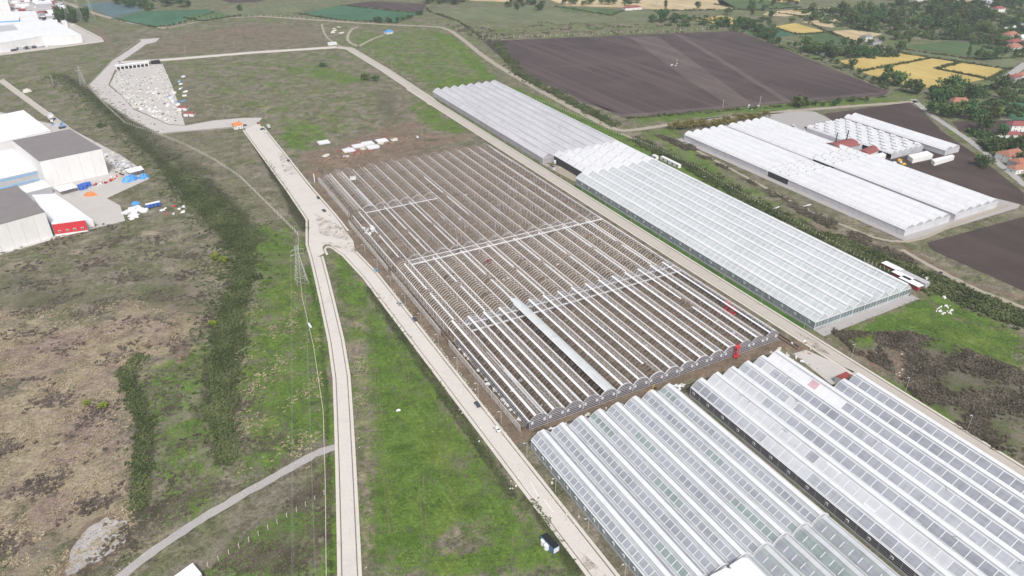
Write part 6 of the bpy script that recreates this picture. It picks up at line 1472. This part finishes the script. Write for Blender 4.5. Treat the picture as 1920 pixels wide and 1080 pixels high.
trees(along([(1840, 112), (1870, 108)], 5, 4, 2), 14, 'tree right of the poplars beyond the yellow field', 'trees right of the poplars')
trees(inside([(104, 26), (145, 22), (186, 36), (160, 44), (112, 44)], 28), 14, 'dark conifer in the dense far grove by the warehouses', 'conifers of the far grove', mat='mat_leaf_tree', k=3)
trees(along([(215, 6), (260, 16), (290, 18)], 14, 8, 3), 15, 'hazy tree in the thicket on the edge of the blue green field', 'trees on the blue green field edge')
trees(along([(225, 2), (290, 4), (350, 8)], 8, 8, 3), 16, 'tree in the farthest hedge at top left', 'trees of the farthest top left hedge')
trees(along([(800, 5), (870, 7)], 12, 6, 3), 15, 'tree in the far hedge above the meadow', 'trees above the far meadow')
trees(inside([(920, 8), (960, 2), (1020, 6), (1025, 20), (960, 18)], 16), 11, 'grey green shrub in the far thicket', 'shrubs of the far thicket', nm='bush')
trees(along([(705, 42), (745, 42), (788, 28), (800, 20)], 11, 3, 2), 9, 'bush around the corner of the far teal field', 'bushes around the far teal field', nm='bush')
tree((684, 150), 11, 'dark bush alone on the slope beside the long lane', nm='bush', k=2); tree((703, 152), 9, 'lower dark bush right of the lone one on the slope', nm='bush', k=2)
tree((605, 124), 12, 'wide flat dark bush on the far grass slope', nm='bush', k=2, hs_=.5); tree((188, 238), 8, 'round bush on the dark heath left of the loop road', nm='bush', k=2, hs_=.6)
for px, w_, lb in (((402, 486), 6.5, 'bright lime green bush at the edge of the bramble band, left one'), ((420, 492), 6, 'bright green bush right of the lime one'), ((197, 766), 5, 'lime green bush alone on the straw slope'), ((400, 612), 5, 'yellow green bush against the dark bramble band'), ((165, 760), 4, 'olive bush left of the lime one on the straw slope')):
    tree(px, w_, lb, nm='bush', k=1, mat='l', hs_=.7)
trees(along([(1270, 240), (1340, 238), (1400, 228), (1430, 222)], 20, 6, 3), 9, 'yellowing bush in the row behind the white greenhouses', 'yellowing bushes behind the white greenhouses', nm='bush', k=2, mat='y')
trees(along([(1500, 200), (1560, 196), (1620, 190)], 9, 5, 2), 7, 'bush on the verge beneath the ploughed field', 'bushes beneath the ploughed field', nm='bush')

# ------------------------------------------------------------------ ground cover nobody could count
def cluster(n, seed, size, flat=.7): V, F = leafcloud(max(2, n // 5), 5, seed, .5, .35 * flat, .28, size, lobes=3); return V, F
CL = [cluster(40, 300 + i, .16) for i in range(3)]; CG = [cluster(15, 400 + i, .22, .5) for i in range(2)]
LANE = smooth_line(GP([(195, 1110), (230, 1075), (330, 1003), (420, 947), (540, 880), (600, 846), (632, 838)]), 2)
def cover(name, pts, smin, smax, mat, base=CL, hz=1., label=None, cat=None):
    pts = np.asarray(pts); pts = pts[polydist(LANE, pts[:, 0], pts[:, 1], False) > 2.9]
    n = len(pts); r = np.random.default_rng(len(pts)); Vs = []; Fs = []; o_ = 0
    k = r.integers(0, len(base), n)
    for i, (V, F) in enumerate(base):
        m_ = k == i; q = int(m_.sum())
        if not q: continue
        s = r.uniform(smin, smax, q); P = np.column_stack([np.array(pts)[m_], np.full(q, -.1)])
        W, Fo = tile(V, [F], P, np.column_stack([s, s, s * hz * r.uniform(.6, 1.2, q)]), r.uniform(0, 6.28, q)); Vs.append(W); Fs.append(Fo[0] + o_); o_ += len(W)
    o = obj(name, npmesh(name, np.concatenate(Vs), [np.concatenate(Fs)], [mat])); return props(o, label, cat, kind='stuff')
def band_pts(px, width, n, r=rng):
    P = np.array(resample(GP(px), 1.)); i = r.integers(0, len(P), n); return P[i] + r.normal(0, width * .5, (n, 2)) * np.clip(r.normal(1, .2, (n, 1)), .5, 1.3)
def poly_pts(px, n, dens=None, world=False):
    P = px if world else GP(px); xs = [p[0] for p in P]; ys = [p[1] for p in P]; out = np.zeros((0, 2)); sd_ = rng.uniform(0, 6, 4)
    while len(out) < n:
        a = rng.uniform(min(xs), max(xs), n * 3); b_ = rng.uniform(min(ys), max(ys), n * 3); m_ = inpoly(P, a, b_)
        c = np.sin(a * .16 + sd_[0] + 2 * np.sin(b_ * .09)) + np.sin(b_ * .21 + sd_[1] + 2 * np.sin(a * .07)) + rng.normal(0, .7, a.shape)
        m_ &= c > .2 if dens is None else c > dens
        out = np.concatenate([out, np.column_stack([a[m_], b_[m_]])])
    return out[:n]
B1 = [(200, 205), (250, 260), (300, 300), (350, 360), (400, 400), (440, 440), (462, 490), (458, 530), (430, 580), (405, 640), (398, 700), (402, 770)]
cover('bramble_thicket', np.concatenate([band_pts(B1[3:8], 9, 800), band_pts(B1[4:], 15, 420), band_pts([(440, 440), (462, 490), (455, 535), (418, 590), (425, 640), (398, 680), (412, 740), (400, 790)], 5.5, 1300), band_pts([(262, 668), (235, 700), (258, 760), (275, 800), (262, 850), (268, 900), (255, 960)], 4, 900), band_pts([(455, 500), (440, 650), (420, 780), (425, 870)], 5, 900), band_pts([(400, 760), (420, 800), (425, 860)], 5, 500)]), 1.0, 2.8, 'mat_leaf_bramble', hz=.8)
cover('bramble_thicket', np.concatenate([band_pts([(1190, 262), (1290, 310), (1400, 372), (1560, 455), (1700, 520), (1920, 608)], 7, 2000), band_pts([(930, 80), (975, 140), (1080, 195), (1155, 235)], 7, 1500), band_pts([(1550, 440), (1920, 590)], 4, 900)]), 1.8, 4.2, 'mat_leaf_bramble', hz=.8)
cover('low_scrub', np.concatenate([band_pts([(100, 140), (160, 175), (220, 230), (300, 300), (350, 360), (420, 430)], 17, 3400), band_pts([(330, 320), (420, 400), (480, 450)], 16, 1500), band_pts([(420, 460), (430, 600), (400, 700)], 16, 900)]), .8, 2.6, 'mat_leaf_bramble', hz=.4)
cover('bramble_thicket', np.concatenate([band_pts([(500, 300), (540, 370), (575, 430)], 3, 320), band_pts([(690, 540), (760, 640), (860, 780), (960, 930)], 3, 900), band_pts([(1000, 940), (1080, 1075)], 2, 300), band_pts([(610, 700), (618, 900), (620, 1080)], .8, 320), band_pts([(575, 500), (600, 600), (610, 740)], 1.0, 260)]), .5, 1.4, 'mat_leaf_bramble', hz=.7)
cover('dry_scrub', np.concatenate([poly_pts([(1640, 625), (1700, 620), (1800, 650), (1930, 700), (1930, 880), (1800, 800), (1720, 745), (1660, 700)], 3000, .3), poly_pts([(1560, 620), (1640, 625), (1680, 700), (1600, 660)], 400)]), 1.2, 3.0, 'mat_leaf_scrub', hz=.7)
cover('dry_scrub', np.concatenate([poly_pts([(0, 440), (200, 420), (420, 440), (440, 560), (380, 640), (250, 700), (0, 640)], 1500, .9), poly_pts([(0, 700), (240, 720), (250, 960), (0, 1080), (-100, 1080)], 800, 1.3)]), .8, 2.6, 'mat_leaf_heath', hz=.45)
cover('dry_scrub', np.concatenate([poly_pts([(370, 1090), (620, 870), (620, 1090)], 1200, .2), poly_pts([(270, 700), (430, 660), (600, 870), (420, 950), (260, 1000)], 1500, .4), poly_pts([(250, 960), (400, 900), (300, 1010), (180, 1090), (120, 1090)], 500)]), .6, 1.8, 'mat_leaf_scrub', hz=.5)
cover('dry_scrub', np.concatenate([poly_pts([(1200, 240), (1290, 270), (1500, 400), (1700, 500), (1900, 590), (1700, 480), (1450, 360)], 900, 0), poly_pts([(1000, 40), (1300, 50), (1290, 62), (920, 72)], 260, .5), poly_pts([(830, 45), (905, 50), (960, 70), (940, 90), (900, 75)], 200, .5)]), 2, 4.5, 'mat_leaf_scrub', hz=.5)
cover('straw_tufts', np.concatenate([poly_pts([(-60, 590), (240, 560), (400, 600), (250, 700), (255, 1000), (100, 1090), (-200, 1090)], 5200, .0), poly_pts([(440, 520), (600, 560), (610, 880), (430, 900)], 700, 1.0)]), .6, 1.7, 'mat_leaf_straw', base=CG, hz=.45)
cover('grass_tufts', np.concatenate([poly_pts([(455, 425), (570, 440), (600, 540), (622, 850), (440, 920), (430, 700)], 5200, -.2), poly_pts([(620, 480), (640, 475), (1060, 1050), (1100, 1090), (690, 1090), (668, 800)], 5200, .0)]), .4, 1.2, 'mat_leaf_grass', base=CG, hz=.4)
cover('grass_tufts', np.concatenate([poly_pts([(615, 960), (622, 1090), (360, 1090), (520, 960)], 1500, 0), poly_pts([(260, 700), (430, 640), (430, 950), (300, 1000)], 1500, .3), poly_pts([(1540, 625), (1740, 550), (1925, 640), (1925, 690), (1700, 640)], 1500, 0)]), .4, 1.3, 'mat_leaf_grass', base=CG, hz=.4)
cover('woodland_undergrowth', np.concatenate([poly_pts([(1500, 18), (1600, 18), (1700, 5), (1925, 0), (1925, 75), (1870, 70), (1790, 62), (1700, 66), (1600, 58), (1510, 36)], 1500, -.6), poly_pts([(1745, 166), (1870, 163), (1925, 150), (1925, 222), (1890, 215), (1830, 215), (1750, 215)], 420, .3), poly_pts([(1810, 245), (1925, 262), (1925, 340), (1860, 290)], 260, .2), poly_pts([(1500, 90), (1680, 100), (1690, 112), (1560, 108)], 160, .2), poly_pts([(1240, 30), (1440, 36), (1480, 96), (1400, 62), (1250, 48)], 300, .5), poly_pts([(1660, 60), (1925, 72), (1925, 112), (1800, 76), (1680, 74)], 360, .4)]), 3.5, 8.5, 'mat_leaf_tree', hz=.9)
# hedges of the far fields
hp = [[(215, 36), (290, 51), (330, 46), (400, 23)], [(345, 33), (380, 40), (450, 29)], [(640, 10), (790, 26)], [(1040, 12), (1145, 29), (1170, 20)], [(1440, 22), (1500, 30), (1600, 52)], [(1500, 32), (1550, 60), (1610, 80)], [(1445, 50), (1495, 65), (1560, 60)], [(1690, 92), (1830, 112), (1905, 108)],
      [(1757, 129), (1855, 149)], [(1612, 134), (1745, 109)], [(1757, 128), (1800, 117)], [(1340, 8), (1400, 20), (1500, 14)], [(1180, 222), (1420, 203), (1660, 182)], [(1395, 52), (1440, 78), (1540, 115), (1670, 170)], [(560, 26), (640, 38), (745, 43)], [(1690, 100), (1790, 115), (1890, 130)], [(1296, 38), (1366, 49), (1412, 41)], [(1850, 150), (1895, 128)], [(1600, 20), (1500, 18)], [(1240, 20), (1390, 18)], [(800, 20), (860, 40), (905, 72)]]
cover('field_hedge', np.concatenate([band_pts(h, 2.2, 130) for h in hp]), 2.2, 4.8, 'mat_leaf_bramble', hz=.8)

# ------------------------------------------------------------------ the air
m, n = newmat('mat_haze'); pv = n.nodes.new('ShaderNodeVolumePrincipled'); pv.inputs['Color'].default_value = (.86, .90, .97, 1); pv.inputs['Density'].default_value = HAZE; pv.inputs['Anisotropy'].default_value = .2
on = n.nodes.new('ShaderNodeOutputMaterial'); n.links.new(pv.outputs[0], on.inputs['Volume'])
mb = MB(); mb.box(-6500, 7500, -3500, 8500, -1.5, 240); props(mb.build('haze', ['mat_haze']), kind='stuff')
